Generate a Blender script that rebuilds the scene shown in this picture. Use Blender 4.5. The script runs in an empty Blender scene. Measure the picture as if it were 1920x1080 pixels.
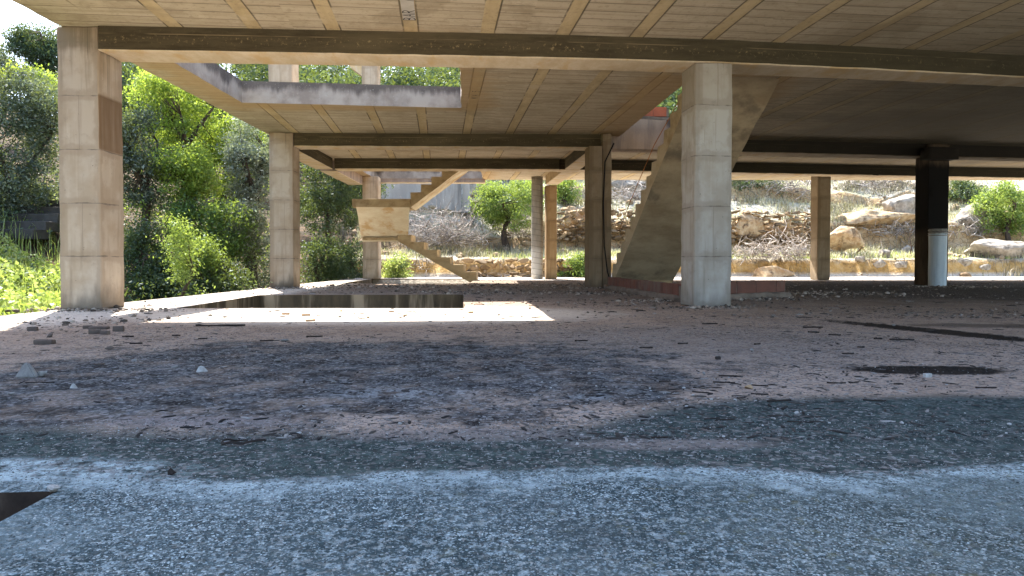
import bpy, bmesh, math, random
import numpy as np
from mathutils import Vector, noise as mnoise

R = math.radians
rng = np.random.default_rng(7)
random.seed(7)
scene = bpy.context.scene
COL = scene.collection

# ------------------------------------------------------------------ camera
CAMZ = 0.5
cam_d = bpy.data.cameras.new('camera')
cam = bpy.data.objects.new('camera', cam_d)
COL.objects.link(cam)
cam_d.sensor_width = 36.0
cam_d.lens = 24.0
cam_d.clip_end = 3000
cam_d.clip_start = 0.05
PITCH = math.atan(27 / 1280)
cam.location = (0, 0, CAMZ)
cam.rotation_euler = (math.pi / 2 - PITCH, 0, 0)
cam_d.shift_y = -23 / 1920
scene.camera = cam


def floor_pt(px, py, z=0.0):
    """metric point on a level plane seen along a direction (measuring aid for small debris)"""
    x, v, f = px - 960, -(py - 517), 1280.0
    c, s = math.cos(PITCH), math.sin(PITCH)
    dy, dz = f * c + v * s, v * c - f * s
    t = (z - CAMZ) / dz
    return x * t, dy * t


# ------------------------------------------------------------------ object helpers
def link(name, me, parent=None, mats=()):
    o = bpy.data.objects.new(name, me)
    COL.objects.link(o)
    for m in mats:
        if me is not None and m.name not in [x.name for x in me.materials if x]:
            me.materials.append(m)
    if parent is not None:
        o.parent = parent
    return o


def tag(o, label=None, cat=None, group=None, kind=None):
    if label: o['label'] = label
    if cat: o['category'] = cat
    if group: o['group'] = group
    if kind: o['kind'] = kind
    return o


def empty(name, loc, rz=0.0):
    o = bpy.data.objects.new(name, None)
    COL.objects.link(o)
    o.location = loc
    o.rotation_euler = (0, 0, rz)
    o.empty_display_size = 0.2
    return o


def mesh_np(name, verts, faces=None, quads=None, tris=None, smooth=False):
    me = bpy.data.meshes.new(name)
    verts = np.asarray(verts, dtype=np.float32)
    if faces is not None:
        me.from_pydata([tuple(map(float, v)) for v in verts], [], faces)
    else:
        k = 4 if quads is not None else 3
        f = np.asarray(quads if quads is not None else tris, dtype=np.int32)
        me.vertices.add(len(verts))
        me.vertices.foreach_set('co', verts.ravel())
        me.loops.add(f.size)
        me.loops.foreach_set('vertex_index', f.ravel())
        me.polygons.add(len(f))
        me.polygons.foreach_set('loop_start', np.arange(0, f.size, k, dtype=np.int32))
        me.polygons.foreach_set('loop_total', np.full(len(f), k, dtype=np.int32))
    me.update(calc_edges=True)
    me.validate()
    if smooth:
        me.polygons.foreach_set('use_smooth', np.ones(len(me.polygons), dtype=bool))
    return me


def soft(me, ang=35):
    me.polygons.foreach_set('use_smooth', np.ones(len(me.polygons), dtype=bool))
    me.set_sharp_from_angle(angle=R(ang))


def bm_mesh(name, bm, smooth_angle=None):
    bmesh.ops.recalc_face_normals(bm, faces=bm.faces)
    me = bpy.data.meshes.new(name)
    bm.to_mesh(me)
    bm.free()
    if smooth_angle:
        soft(me, smooth_angle)
    return me


def rough_box(name, dx, dy, dz, cell=0.12, jit=0.004, bev=0.010, seed=0, mat_front=0, mat_other=0):
    """box from (0,0,0) to (dx,dy,dz), chipped and slightly uneven; face material by direction"""
    bm = bmesh.new()
    bmesh.ops.create_cube(bm, size=1.0)
    for v in bm.verts:
        v.co = Vector(((v.co.x + .5) * dx, (v.co.y + .5) * dy, (v.co.z + .5) * dz))
    bmesh.ops.bevel(bm, geom=list(bm.edges), offset=bev, segments=1, affect='EDGES', profile=0.5)
    for ax, L in ((0, dx), (1, dy), (2, dz)):
        n = int(L / cell)
        for k in range(1, n):
            p = [0, 0, 0]; nn = [0, 0, 0]
            p[ax] = L * k / n; nn[ax] = 1
            bmesh.ops.bisect_plane(bm, geom=list(bm.verts) + list(bm.edges) + list(bm.faces), plane_co=p, plane_no=nn)
    off = Vector((seed * 3.7, seed * 1.3, seed * 7.1))
    c = Vector((dx / 2, dy / 2, dz / 2))
    for v in bm.verts:
        d = mnoise.noise_vector(v.co * 5.0 + off) * jit + mnoise.noise_vector(v.co * 17.0 + off) * jit * .6
        # corners chip more than faces
        e = sum(1 for a, L in ((v.co.x, dx), (v.co.y, dy), (v.co.z, dz)) if a < bev * 1.5 or a > L - bev * 1.5)
        if e >= 2:
            ch = max(0.0, mnoise.noise(v.co * 9.0 + off) - .15) * jit * 5
            d = d * 1.3 + (c - v.co).normalized() * ch
        v.co += d
    bmesh.ops.recalc_face_normals(bm, faces=bm.faces)
    for f in bm.faces:
        f.material_index = mat_front if f.normal.y < -.7 else mat_other
    return bm_mesh(name, bm, 40)


def tube_arrays(pts, radii, sides=6, cap=True):
    pts = [Vector(p) for p in pts]
    V, F = [], []
    up = Vector((0.13, 0.31, 0.94)).normalized()
    for i, p in enumerate(pts):
        t = (pts[min(i + 1, len(pts) - 1)] - pts[max(i - 1, 0)])
        t = t.normalized() if t.length > 1e-9 else Vector((0, 0, 1))
        a = t.cross(up)
        if a.length < 1e-3:
            a = t.cross(Vector((1, 0, 0)))
        a.normalize(); b = t.cross(a)
        for k in range(sides):
            th = 2 * math.pi * k / sides
            V.append(p + (a * math.cos(th) + b * math.sin(th)) * radii[i])
    for i in range(len(pts) - 1):
        for k in range(sides):
            k2 = (k + 1) % sides
            F.append((i * sides + k, i * sides + k2, (i + 1) * sides + k2, (i + 1) * sides + k))
    if cap:
        F.append(tuple(range(sides))[::-1])
        F.append(tuple((len(pts) - 1) * sides + k for k in range(sides)))
    return V, F


class Acc:
    def __init__(s): s.v, s.f = [], []
    def add(s, V, F):
        b = len(s.v); s.v += [tuple(x) for x in V]; s.f += [tuple(i + b for i in f) for f in F]
    def tube(s, pts, radii, sides=6): s.add(*tube_arrays(pts, radii, sides))
    def mesh(s, name, smooth=True): return mesh_np(name, s.v, faces=s.f, smooth=smooth)


# ------------------------------------------------------------------ shader helpers
class G:
    def __init__(s, name, rough=0.92, spec=0.2):
        s.m = bpy.data.materials.new(name); s.m.use_nodes = True
        s.t = s.m.node_tree; s.t.nodes.clear()
        s.out = s.t.nodes.new('ShaderNodeOutputMaterial')
        s.b = s.t.nodes.new('ShaderNodeBsdfPrincipled')
        s.b.inputs['Roughness'].default_value = rough
        s.b.inputs['Specular IOR Level'].default_value = spec
        s.t.links.new(s.b.outputs[0], s.out.inputs[0])
        s._oc = None
    def put(s, sock, v):
        if isinstance(v, bpy.types.NodeSocket): s.t.links.new(v, sock)
        elif v is not None:
            if sock.type == 'RGBA' and len(v) == 3: v = (*v, 1)
            sock.default_value = v
    def node(s, ty, ins=None, **kw):
        n = s.t.nodes.new(ty)
        for k, v in kw.items(): setattr(n, k, v)
        for k, v in (ins or {}).items(): s.put(n.inputs[k], v)
        return n
    def m2(s, op, a, b=None, c=None, clamp=False):
        n = s.node('ShaderNodeMath', operation=op, use_clamp=clamp)
        s.put(n.inputs[0], a)
        if b is not None: s.put(n.inputs[1], b)
        if c is not None: s.put(n.inputs[2], c)
        return n.outputs[0]
    def add(s, a, b): return s.m2('ADD', a, b)
    def sub(s, a, b): return s.m2('SUBTRACT', a, b)
    def mul(s, a, b): return s.m2('MULTIPLY', a, b)
    def mx(s, a, b): return s.m2('MAXIMUM', a, b)
    def mn(s, a, b): return s.m2('MINIMUM', a, b)
    def step(s, x, a, b, lo=0.0, hi=1.0):
        n = s.node('ShaderNodeMapRange', interpolation_type='SMOOTHSTEP')
        for k, v in zip((0, 1, 2, 3, 4), (x, a, b, lo, hi)): s.put(n.inputs[k], v)
        return n.outputs[0]
    def mix(s, f, a, b, blend='MIX'):
        n = s.node('ShaderNodeMix', data_type='RGBA', blend_type=blend)
        s.put(n.inputs[0], f); s.put(n.inputs[6], a); s.put(n.inputs[7], b)
        return n.outputs[2]
    def oc(s):
        if s._oc is None: s._oc = s.node('ShaderNodeTexCoord').outputs['Object']
        return s._oc
    def pos(s): return s.node('ShaderNodeNewGeometry').outputs['Position']
    def xyz(s, v):
        n = s.node('ShaderNodeSeparateXYZ'); s.put(n.inputs[0], v); return n.outputs
    def vec(s, x, y, z):
        n = s.node('ShaderNodeCombineXYZ')
        for i, v in enumerate((x, y, z)): s.put(n.inputs[i], v)
        return n.outputs[0]
    def scl(s, v, k, loc=(0, 0, 0)):
        n = s.node('ShaderNodeMapping'); s.put(n.inputs[0], v); n.inputs['Scale'].default_value = k
        n.inputs['Location'].default_value = loc
        return n.outputs[0]
    def noise(s, v, scale, detail=4, rough=.55, dist=0.0):
        n = s.node('ShaderNodeTexNoise', {'Scale': scale, 'Detail': detail, 'Roughness': rough, 'Distortion': dist})
        s.put(n.inputs['Vector'], v); return n.outputs[0]
    def vor(s, v, scale, feature='F1', out='Distance', rand=1.0):
        n = s.node('ShaderNodeTexVoronoi', {'Scale': scale, 'Randomness': rand}, feature=feature)
        s.put(n.inputs['Vector'], v); return n.outputs[out]
    def white(s, v):
        n = s.node('ShaderNodeTexWhiteNoise', noise_dimensions='3D'); s.put(n.inputs['Vector'], v); return n.outputs[0]
    def ramp(s, f, stops):
        n = s.node('ShaderNodeValToRGB'); e = n.color_ramp.elements
        while len(e) < len(stops): e.new(0.5)
        for el, (p, c) in zip(e, stops): el.position = p; el.color = (*c, 1)
        s.put(n.inputs[0], f); return n.outputs[0]
    def bump(s, h, strength=.5, dist=.01, prev=None):
        n = s.node('ShaderNodeBump', {'Strength': strength, 'Distance': dist}); s.put(n.inputs['Height'], h)
        if prev is not None: s.put(n.inputs['Normal'], prev)
        return n.outputs[0]
    def done(s, color, normal=None, rough=None):
        s.put(s.b.inputs['Base Color'], color)
        if normal is not None: s.put(s.b.inputs['Normal'], normal)
        if rough is not None: s.put(s.b.inputs['Roughness'], rough)
        return s.m


def soot_mask(g, p):
    """fire soot round the burnt column: strongest at the column, fading outwards, uneven"""
    x, y, z = g.xyz(p)
    d = g.m2('SQRT', g.add(g.m2('POWER', g.mul(g.sub(x, 9.0), .62), 2), g.m2('POWER', g.mul(g.sub(y, 12.2), .72), 2)))
    n = g.noise(p, .9, 5, .6)
    d = g.add(d, g.mul(g.sub(n, .5), 2.6))
    return g.step(d, 4.6, 1.2)


def mat_column(name, c, joint=.55, base_dirt=.5, patch=False):
    g = G(name); p = g.oc(); x, y, z = g.xyz(p)
    wob = g.mul(g.sub(g.noise(p, 3, 3), .5), .03)
    zz = g.add(z, wob)
    k = g.m2('FLOOR', g.m2('DIVIDE', zz, joint))
    fr = g.m2('MODULO', zz, joint)
    ln = g.m2('MINIMUM', fr, g.sub(joint, fr))
    line = g.mul(g.step(ln, g.step(g.noise(p, 9, 3), .35, .7, .004, .016), .002), g.step(g.noise(p, 5, 3), .38, .62))
    rnd = g.white(g.vec(k, g.node('ShaderNodeObjectInfo').outputs['Random'], 0.3))
    big = g.noise(p, 2.2, 5, .6)
    streak = g.noise(g.scl(p, (14, 14, .9)), 1.0, 5, .6)
    fine = g.noise(p, 55, 4, .7)
    col = g.mix(g.mul(rnd, .35), c, tuple(v * k2 for v, k2 in zip(c, (.72, .66, .58))))
    col = g.mix(g.mul(g.step(big, .42, .60), .65), col, tuple(v * k2 for v, k2 in zip(c, (.74, .68, .6))))
    vl = g.mul(g.step(g.m2('ABSOLUTE', g.sub(g.add(x, g.mul(wob, .5)), g.add(.10, g.mul(rnd, .22)))), .006, .002), g.step(rnd, .45, .55))
    col = g.mix(g.mul(vl, .55), col, (.20, .15, .11))
    col = g.mix(g.mul(g.mul(g.step(x, .10, .08), g.step(rnd, .5, .6)), .5), col, tuple(v * k2 for v, k2 in zip(c, (.62, .55, .46))))
    col = g.mix(g.mul(g.step(streak, .54, .74), .55), col, tuple(v * k2 for v, k2 in zip(c, (.55, .5, .44))))
    col = g.mix(g.mul(g.step(streak, .45, .28), .35), col, tuple(min(.7, v * 1.25) for v in c))
    edge = g.step(g.noise(g.scl(p, (1, 1, 1), (3, 1, 4)), 7, 5, .7), .56, .70)
    col = g.mix(g.mul(edge, .35), col, tuple(v * .45 for v in c))
    mnx = g.mn(x, g.sub(.43, x)); mny = g.mn(y, g.sub(.41, y))
    bo = g.step(g.add(g.mn(g.mx(mnx, mny), ln), g.mul(g.sub(g.noise(p, 6, 5, .65), .5), .14)), .075, .035)
    col = g.mix(g.mul(bo, .42), col, tuple(v * k2 for v, k2 in zip(c, (.58, .52, .46))))
    holes = g.mul(g.step(g.vor(p, 13), .09, .05), g.step(g.noise(p, 3.5, 2), .48, .6))
    col = g.mix(g.mul(holes, .7), col, (.04, .035, .03))
    col = g.mix(g.mul(line, .75), col, (.12, .10, .08))
    if patch:
        pm = g.mul(g.mul(g.step(z, 1.64, 1.67), g.step(z, 2.24, 2.20)), g.step(x, .418, .424))
        col = g.mix(g.mul(pm, g.step(streak, .2, .6, .65, .95)), col, (.17, .105, .055))
        hd = g.mul(g.step(g.add(z, g.mul(g.sub(big, .5), .25)), 2.62, 2.72), g.step(streak, .35, .6))
        col = g.mix(g.mul(hd, .8), col, (.17, .135, .085))
        up = g.mul(g.step(z, 1.9, 2.6), g.step(streak, .48, .62))
        col = g.mix(g.mul(up, .45), col, (.22, .18, .125))
    dirt = g.mul(g.step(g.add(z, g.mul(g.sub(g.noise(g.scl(p, (8, 8, 2)), 1.3, 5), .5), .5)), .30, .02), base_dirt)
    col = g.mix(dirt, col, (.075, .062, .052))
    drip = g.mul(g.step(g.noise(g.scl(p, (30, 30, .5), (2, 7, 0)), 1.0, 2), .66, .72), g.step(g.add(z, g.mul(g.noise(g.scl(p, (25, 25, .1)), 1.0, 1), 1.4)), 2.3, 2.7))
    col = g.mix(g.mul(drip, .6), col, (.10, .08, .06))
    hgt = g.add(g.mul(fine, .3), g.add(g.mul(line, -1.2), g.mul(holes, -1.5)))
    return g.done(col, g.bump(hgt, .5, .004))


def mat_soffit(name='soffit_boards'):
    g = G(name); p = g.pos(); x, y, z = g.xyz(p)
    ca, sa = math.cos(R(6)), math.sin(R(6))
    u = g.add(g.mul(x, ca), g.mul(y, sa)); v = g.sub(g.mul(y, ca), g.mul(x, sa))
    w = g.mul(g.sub(g.noise(g.vec(u, v, 0), 1.2, 3), .5), .02)
    u2 = g.add(u, w)
    # joists every 0.8 m
    q = g.m2('DIVIDE', g.add(u2, .3 - .4 + 40), .8)
    jid = g.m2('FLOOR', q)
    a = g.m2('ABSOLUTE', g.mul(g.sub(g.m2('FRACT', q), .5), .8))
    ok = g.step(x, -4.15, -4.08)
    joist = g.mul(g.step(a, .076, .071), ok)
    jline = g.mul(g.mul(g.step(g.m2('ABSOLUTE', g.sub(a, .077)), .012, .005), ok),
                  g.step(g.noise(g.vec(g.mul(u, 3), v, 3.1), 1.4, 4, .65), .38, .50))
    # boards of 0.2 m across
    v2 = g.add(v, g.add(g.mul(w, .4), g.mul(g.white(g.vec(g.m2('FLOOR', g.m2('DIVIDE', jid, 3)), 3.3, 1)), .12)))
    bq = g.m2('DIVIDE', g.add(v2, 40), .205)
    bid = g.m2('FLOOR', bq)
    bl = g.m2('ABSOLUTE', g.sub(g.m2('FRACT', bq), .5))
    bline = g.mul(g.step(bl, .462, .482), g.step(g.noise(g.vec(g.mul(u, .8), bid, jid), 1.7, 2), .30, .46))
    rb = g.mul(g.add(g.white(g.vec(bid, jid, .5)), g.white(g.vec(bid, g.m2('FLOOR', g.m2('DIVIDE', jid, 2)), 8.5))), .5); rj = g.white(g.vec(jid, 7.7, .2))
    grain = g.noise(g.vec(g.mul(u, .45), g.mul(v, 15), g.mul(bid, .37)), 1.0, 3, .6)
    spots = g.noise(p, 1.7, 6, .65)
    fine = g.noise(p, 70, 3, .7)
    c = g.ramp(rb, ((0, (.44, .365, .255)), (.5, (.48, .40, .285)), (1, (.515, .435, .315))))
    c = g.mix(g.mul(g.step(grain, .42, .70), .45), c, (.27, .21, .135))
    c = g.mix(g.mul(g.step(spots, .52, .64), .55), c, (.52, .44, .32))
    c = g.mix(g.mul(g.step(spots, .42, .30), .40), c, (.29, .22, .13))
    jc = g.ramp(g.noise(g.vec(g.mul(u, 6), v, rj), 1.1, 5, .6), ((.25, (.40, .30, .16)), (.75, (.58, .46, .28))))
    c = g.mix(joist, c, jc)
    c = g.mix(g.mul(g.mul(bline, g.sub(1.0, joist)), .8), c, (.085, .062, .04))
    c = g.mix(g.mul(jline, .78), c, (.06, .045, .028))
    blot = g.noise(p, .85, 8, .68, .6)
    c = g.mix(g.mul(g.step(blot, .50, .62), .40), c, (.24, .185, .115))
    c = g.mix(g.mul(g.step(blot, .44, .34), .35), c, (.58, .50, .38))
    pore = g.noise(p, 19, 6, .75)
    c = g.mix(g.mul(g.step(pore, .52, .66), .40), c, (.20, .155, .10))
    # orange leak stains round the openings
    def box(cx, cy, hx, hy):
        dx = g.mx(g.sub(g.m2('ABSOLUTE', g.sub(x, cx)), hx), 0.0)
        dy = g.mx(g.sub(g.m2('ABSOLUTE', g.sub(y, cy)), hy), 0.0)
        return g.m2('SQRT', g.add(g.mul(dx, dx), g.mul(dy, dy)))
    dm = g.mn(g.mn(box(-2.4, 9.1, 1.75, 1.5), box(2.75, 11.2, .75, 2.1)), box(-2.4, 18.2, 1.6, 1.7))
    st = g.step(g.add(dm, g.mul(g.sub(g.noise(g.vec(g.mul(u, 1.5), g.mul(v, 5), 0), 1.0, 5, .6), .5), .9)), .55, .12)
    c = g.mix(g.mul(st, .55), c, (.42, .27, .12))
    s = soot_mask(g, p)
    c = g.mix(g.mul(s, .80), c, (.026, .021, .016))
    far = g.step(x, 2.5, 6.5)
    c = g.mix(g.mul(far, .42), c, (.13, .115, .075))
    h = g.add(g.add(g.mul(joist, .8), g.mul(g.mx(jline, bline), -1.4)), g.add(g.mul(grain, .35), g.mul(fine, .2)))
    return g.done(c, g.bump(h, .6, .006))


def mat_beam(name, face=(.10, .078, .05), soot=True):
    g = G(name); p = g.oc(); x, y, z = g.xyz(p); P = g.pos()
    n1 = g.noise(g.scl(p, (1, 1, 7)), 2.2, 6, .7); n2 = g.noise(p, 26, 5, .75); n3 = g.noise(g.scl(p, (1, 1, 4)), .6, 4)
    c = g.mix(g.step(n1, .35, .7), face, tuple(v * .62 for v in face))
    c = g.mix(g.mul(g.step(n3, .5, .75), .5), c, tuple(v * 1.7 for v in face))
    band = g.step(g.m2('ABSOLUTE', g.sub(z, .12)), .06, .015)
    chips = g.mul(g.step(n2, .56, .66), g.add(g.mul(band, .8), .10))
    c = g.mix(g.mul(chips, .7), c, (.36, .28, .15))
    cr = g.mul(g.step(g.m2('ABSOLUTE', g.sub(z, .175)), .006, .002), g.step(g.noise(p, 1.5, 2), .42, .55))
    c = g.mix(g.mul(cr, .6), c, (.32, .25, .15))
    if soot:
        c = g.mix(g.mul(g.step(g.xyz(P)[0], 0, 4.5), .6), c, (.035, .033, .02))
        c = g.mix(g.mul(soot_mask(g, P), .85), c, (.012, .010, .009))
    return g.done(c, g.bump(g.add(n2, g.mul(n1, .8)), .6, .006))


def mat_plain(name, c1, c2, scale=3.0, stain=None, stretch=(1, 1, 1), bump=.4, soot=False, rough=.92, island=False):
    g = G(name, rough); p = g.oc()
    n = g.noise(g.scl(p, stretch), scale, 6, .65); f = g.noise(p, scale * 16, 4, .7)
    c = g.mix(g.step(n, .36, .66), c1, c2)
    c = g.mix(g.mul(g.step(f, .5, .7), .25), c, tuple(v * .5 for v in c1))
    if stain:
        s = g.noise(g.scl(p, (stretch[0] * 1.0, stretch[1] * 1.0, stretch[2] * .45), (5, 2, 1)), scale * .8, 5, .65)
        c = g.mix(g.mul(g.step(s, .50, .66), .8), c, stain)
    if island:
        r = g.node('ShaderNodeNewGeometry').outputs['Random Per Island']
        c = g.mix(.75, c, g.ramp(r, ((0, tuple(v * .45 for v in c2)), (.4, c2), (.75, c1), (1, tuple(min(.75, v * 1.3) for v in c1)))))
    if soot:
        c = g.mix(g.mul(soot_mask(g, g.pos()), .85), c, (.015, .012, .01))
    return g.done(c, g.bump(g.add(n, g.mul(f, .5)), bump, .006))


def mat_leaf(name, stops, trans=.35):
    g = G(name)
    geo = g.node('ShaderNodeNewGeometry')
    r = geo.outputs['Random Per Island']
    big = g.noise(g.pos(), .9, 3)
    f = g.m2('ADD', g.mul(r, .75), g.mul(g.sub(big, .4), .9), clamp=True)
    c = g.ramp(f, stops)
    g.t.nodes.remove(g.b)
    d = g.node('ShaderNodeBsdfDiffuse'); g.put(d.inputs[0], c)
    t = g.node('ShaderNodeBsdfTranslucent'); g.put(t.inputs[0], g.mix(.5, c, (.38, .46, .06), 'MIX'))
    gl = g.node('ShaderNodeBsdfGlossy', {'Roughness': .55}); g.put(gl.inputs[0], (.9, .95, 1))
    m1 = g.node('ShaderNodeMixShader', {0: trans}); g.t.links.new(d.outputs[0], m1.inputs[1]); g.t.links.new(t.outputs[0], m1.inputs[2])
    m2_ = g.node('ShaderNodeMixShader', {0: .035}); g.t.links.new(m1.outputs[0], m2_.inputs[1]); g.t.links.new(gl.outputs[0], m2_.inputs[2])
    g.t.links.new(m2_.outputs[0], g.out.inputs[0])
    return g.m


def mat_floor():
    g = G('dusty_floor', 1.0, .04); p = g.oc(); x, y, z = g.xyz(p)
    nl = g.noise(p, .7, 5, .6); nm = g.noise(p, 2.6, 6, .65); nf = g.noise(p, 14, 5, .7); ng = g.noise(p, 75, 4, .7)
    def ell(cx, cy, rx, ry, k=.8, n=None, ang=0.0):
        dx, dy = g.sub(x, cx), g.sub(y, cy)
        ca, sa = math.cos(ang), math.sin(ang)
        a = g.m2('DIVIDE', g.add(g.mul(dx, ca), g.mul(dy, sa)), rx); b = g.m2('DIVIDE', g.sub(g.mul(dy, ca), g.mul(dx, sa)), ry)
        d = g.m2('SQRT', g.add(g.mul(a, a), g.mul(b, b)))
        return g.add(d, g.mul(g.sub(n if n is not None else nm, .5), k))
    # pink-grey dust
    c = g.ramp(nm, ((.25, (.27, .19, .14)), (.5, (.42, .31, .235)), (.8, (.52, .41, .33))))
    c = g.mix(g.mul(g.step(nf, .52, .68), .5), c, (.11, .085, .075))
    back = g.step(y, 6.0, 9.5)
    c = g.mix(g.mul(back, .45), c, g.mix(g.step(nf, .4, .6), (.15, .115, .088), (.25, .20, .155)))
    # right rear stays dark from the fire
    c = g.mix(g.mul(g.step(ell(9.3, 12.5, 7.0, 5.2, 1.0, nl), 1.25, .55), .8), c, (.035, .028, .024))
    # grey gravel-dust area on the right side
    c = g.mix(g.mul(g.step(ell(1.15, 4.3, 1.3, 1.2, 1.2), 1.15, .5), .35), c, g.mix(g.step(nf, .42, .6), (.10, .10, .10), (.30, .29, .28)))
    # dark ash field, left centre
    k3a = g.white(g.vor(p, 62, out='Position'))
    ash = g.mx(g.step(g.add(ell(-.75, 3.2, 1.75, 1.2, 1.6), g.mul(g.sub(nf, .5), .9)), 1.1, .72), g.step(ell(-1.7, 2.45, 1.5, .55, .9), 1.1, .6))
    ash = g.mx(ash, g.step(g.add(ell(.32, 2.85, .38, .5, 1.2), g.mul(g.sub(nf, .5), .9)), 1.15, .7))
    ash = g.mx(ash, g.mul(g.step(nm, .60, .66), g.mul(g.step(y, 8, 6), .7)))
    ac = g.mix(g.step(nf, .40, .58), (.009, .0115, .014), (.085, .094, .10))
    ac = g.mix(g.mul(g.step(nm, .58, .74), .7), ac, (.26, .25, .25))
    ac = g.mix(g.mul(g.step(g.noise(p, 38, 4, .7), .55, .68), .5), ac, (.30, .30, .31))
    apt = g.noise(p, 5.5, 6, .7)
    ac = g.mix(g.mul(g.step(apt, .55, .66), .75), ac, (.19, .175, .16))
    ac = g.mix(g.mul(g.step(k3a, .82, .86), .7), ac, (.30, .295, .29))
    ac = g.mix(g.mul(g.step(apt, .50, .40), .85), ac, (.010, .010, .011))
    c = g.mix(g.mul(ash, g.step(g.noise(p, 3.4, 6, .7), .34, .54, .45, .95)), c, ac)
    # pale ash streaks inside it
    pal = g.mul(g.step(nf, .44, .56), g.mx(g.step(ell(-.42, 2.58, .42, .20, 2.6, nf), .95, .45), g.mx(g.step(ell(.28, 2.50, .13, .09, 1.8, nf), 1.0, .5), g.step(ell(.82, 2.36, .22, .08, 2.2, nf), 1.0, .5))))
    c = g.mix(g.mul(pal, .7), c, (.34, .35, .35))
    # damp darker belt where the rain reaches under the slab edge
    yb = g.add(y, g.mul(g.sub(nl, .5), .45))
    lim = g.step(x, -.2, 1.0, 1.95, 2.45)
    damp = g.step(g.sub(yb, lim), .10, -.06)
    dc = g.mix(g.step(nf, .36, .66), (.028, .041, .039), (.078, .102, .092))
    dc = g.mix(g.mul(g.step(g.vor(p, 70), .20, .10), .5), dc, (.25, .26, .235))
    c = g.mix(damp, c, dc)
    tan_ = g.mx(g.step(ell(-.15, 1.96, .42, .09, .9), 1.1, .5), g.step(ell(.42, 1.86, .34, .07, .8), 1.1, .5))
    c = g.mix(g.mul(tan_, .75), c, (.25, .205, .18))
    tan2 = g.step(ell(-1.0, 2.12, .35, .10, 1.1), 1.05, .5)
    c = g.mix(g.mul(tan2, .6), c, (.30, .25, .23))
    # white leached line along the drip edge, wavering
    yl = g.add(1.60, g.add(g.mul(g.m2('SINE', g.add(g.mul(x, 3.1), .4)), .035), g.mul(g.sub(g.noise(g.vec(x, 3.3, 0), 2.2, 4), .5), .16)))
    yl = g.add(yl, g.mul(g.step(x, .75, 1.5), .10))
    dl = g.sub(y, yl)
    near = g.step(dl, .03, -.05)
    # exposed aggregate in front of that line
    def crumbs(sc):
        return g.white(g.vor(p, sc, out='Position'))
    fc = g.mix(g.step(nm, .35, .68), (.034, .052, .056), (.100, .130, .134))
    fc = g.mix(g.mul(g.step(g.noise(p, 40, 4, .75), .50, .59), .85), fc, (.27, .325, .33))
    k1 = crumbs(260)
    fc = g.mix(g.mul(g.step(k1, .45, .50), g.step(g.noise(p, 1.9, 5, .65), .38, .62, .22, .78)), fc, g.ramp(g.m2('FRACT', g.mul(k1, 7.3)), ((0, (.006, .010, .012)), (.40, (.046, .062, .064)), (.72, (.245, .30, .305)), (1, (.68, .78, .78)))))
    k2 = crumbs(120)
    fc = g.mix(g.mul(g.step(k2, .84, .88), .6), fc, g.ramp(g.m2('FRACT', g.mul(k2, 11.7)), ((0, (.022, .026, .026)), (.5, (.12, .13, .12)), (1, (.36, .38, .36)))))
    fc = g.mix(g.mul(g.mul(g.step(g.noise(p, 21, 3), .60, .68), g.step(x, -.8, .6)), .45), fc, (.115, .105, .035))
    wear = g.noise(p, 1.15, 6, .62)
    fc = g.mix(g.mul(g.step(wear, .53, .63), .42), fc, (.048, .058, .058))
    fc = g.mix(g.mul(g.step(wear, .45, .36), .40), fc, (.22, .275, .28))
    fc = g.mix(g.mul(g.step(g.add(x, g.mul(g.sub(nm, .5), .8)), .0, .9), .30), fc, (.075, .080, .055))
    c = g.mix(near, c, fc)
    k3w = g.white(g.vor(p, 170, out='Position'))
    wl = g.mul(g.step(dl, -.15, -.02), g.step(dl, .035, -.005))
    wl = g.mul(g.mul(wl, g.step(g.add(nf, g.mul(g.sub(nm, .5), .9)), .34, .60)), g.step(g.add(ng, g.mul(g.sub(k3w, .5), .35)), .34, .56))
    wl = g.mx(wl, g.mul(g.step(ell(-1.25, 1.62, .55, .12, .9), 1.1, .5), g.step(nf, .36, .58)))
    wl = g.mx(wl, g.mul(g.mul(g.step(dl, -.30, -.04), g.step(dl, .03, -.01)), g.mul(g.step(g.noise(p, 4.2, 7, .72), .52, .62), .75)))
    c = g.mix(g.mul(wl, .9), c, (.42, .505, .51))
    # crumbs of ash, char and mortar give the whole floor a broken grain
    k3, k4 = g.white(g.vor(g.scl(p, (1, 1.1, 1)), 100, out='Position')), g.white(g.vor(g.scl(p, (.9, 1.15, 1)), 42, out='Position'))
    ampl = g.mul(g.step(nl, .30, .62, .35, 1.0), g.sub(1.0, near))
    c = g.mix(g.mul(g.mul(g.step(k3, .58, .63), ampl), .75), c, g.ramp(g.m2('FRACT', g.mul(k3, 9.1)), ((0, (.03, .028, .027)), (.5, (.11, .10, .092)), (.82, (.24, .22, .205)), (1, (.42, .41, .39)))))
    c = g.mix(g.mul(g.mul(g.step(k4, .86, .89), ampl), .55), c, g.ramp(g.m2('FRACT', g.mul(k4, 13.7)), ((0, (.035, .032, .03)), (.6, (.13, .115, .105)), (1, (.34, .32, .30)))))
    # burnt black patches
    b1 = g.step(g.add(ell(1.93, 3.13, .40, .15, .6), g.mul(g.sub(nf, .5), .8)), 1.0, .75)
    b2 = g.step(ell(3.05, 4.85, 1.15, .20, 1.9, nf, R(-68)), 1.0, .7)
    b3 = g.step(ell(3.6, 5.3, .6, .25, 1.4), 1.0, .5)
    c = g.mix(g.mul(g.mx(b1, g.mx(b2, g.mul(b3, .6))), .93), c, g.mix(g.step(nf, .5, .7), (.006, .0055, .005), (.022, .019, .017)))
    c = g.mix(g.mul(g.step(y, .85, .5), .9), c, (.52, .48, .42))  # unseen floor behind the camera, paled to bounce sunlight up
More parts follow.
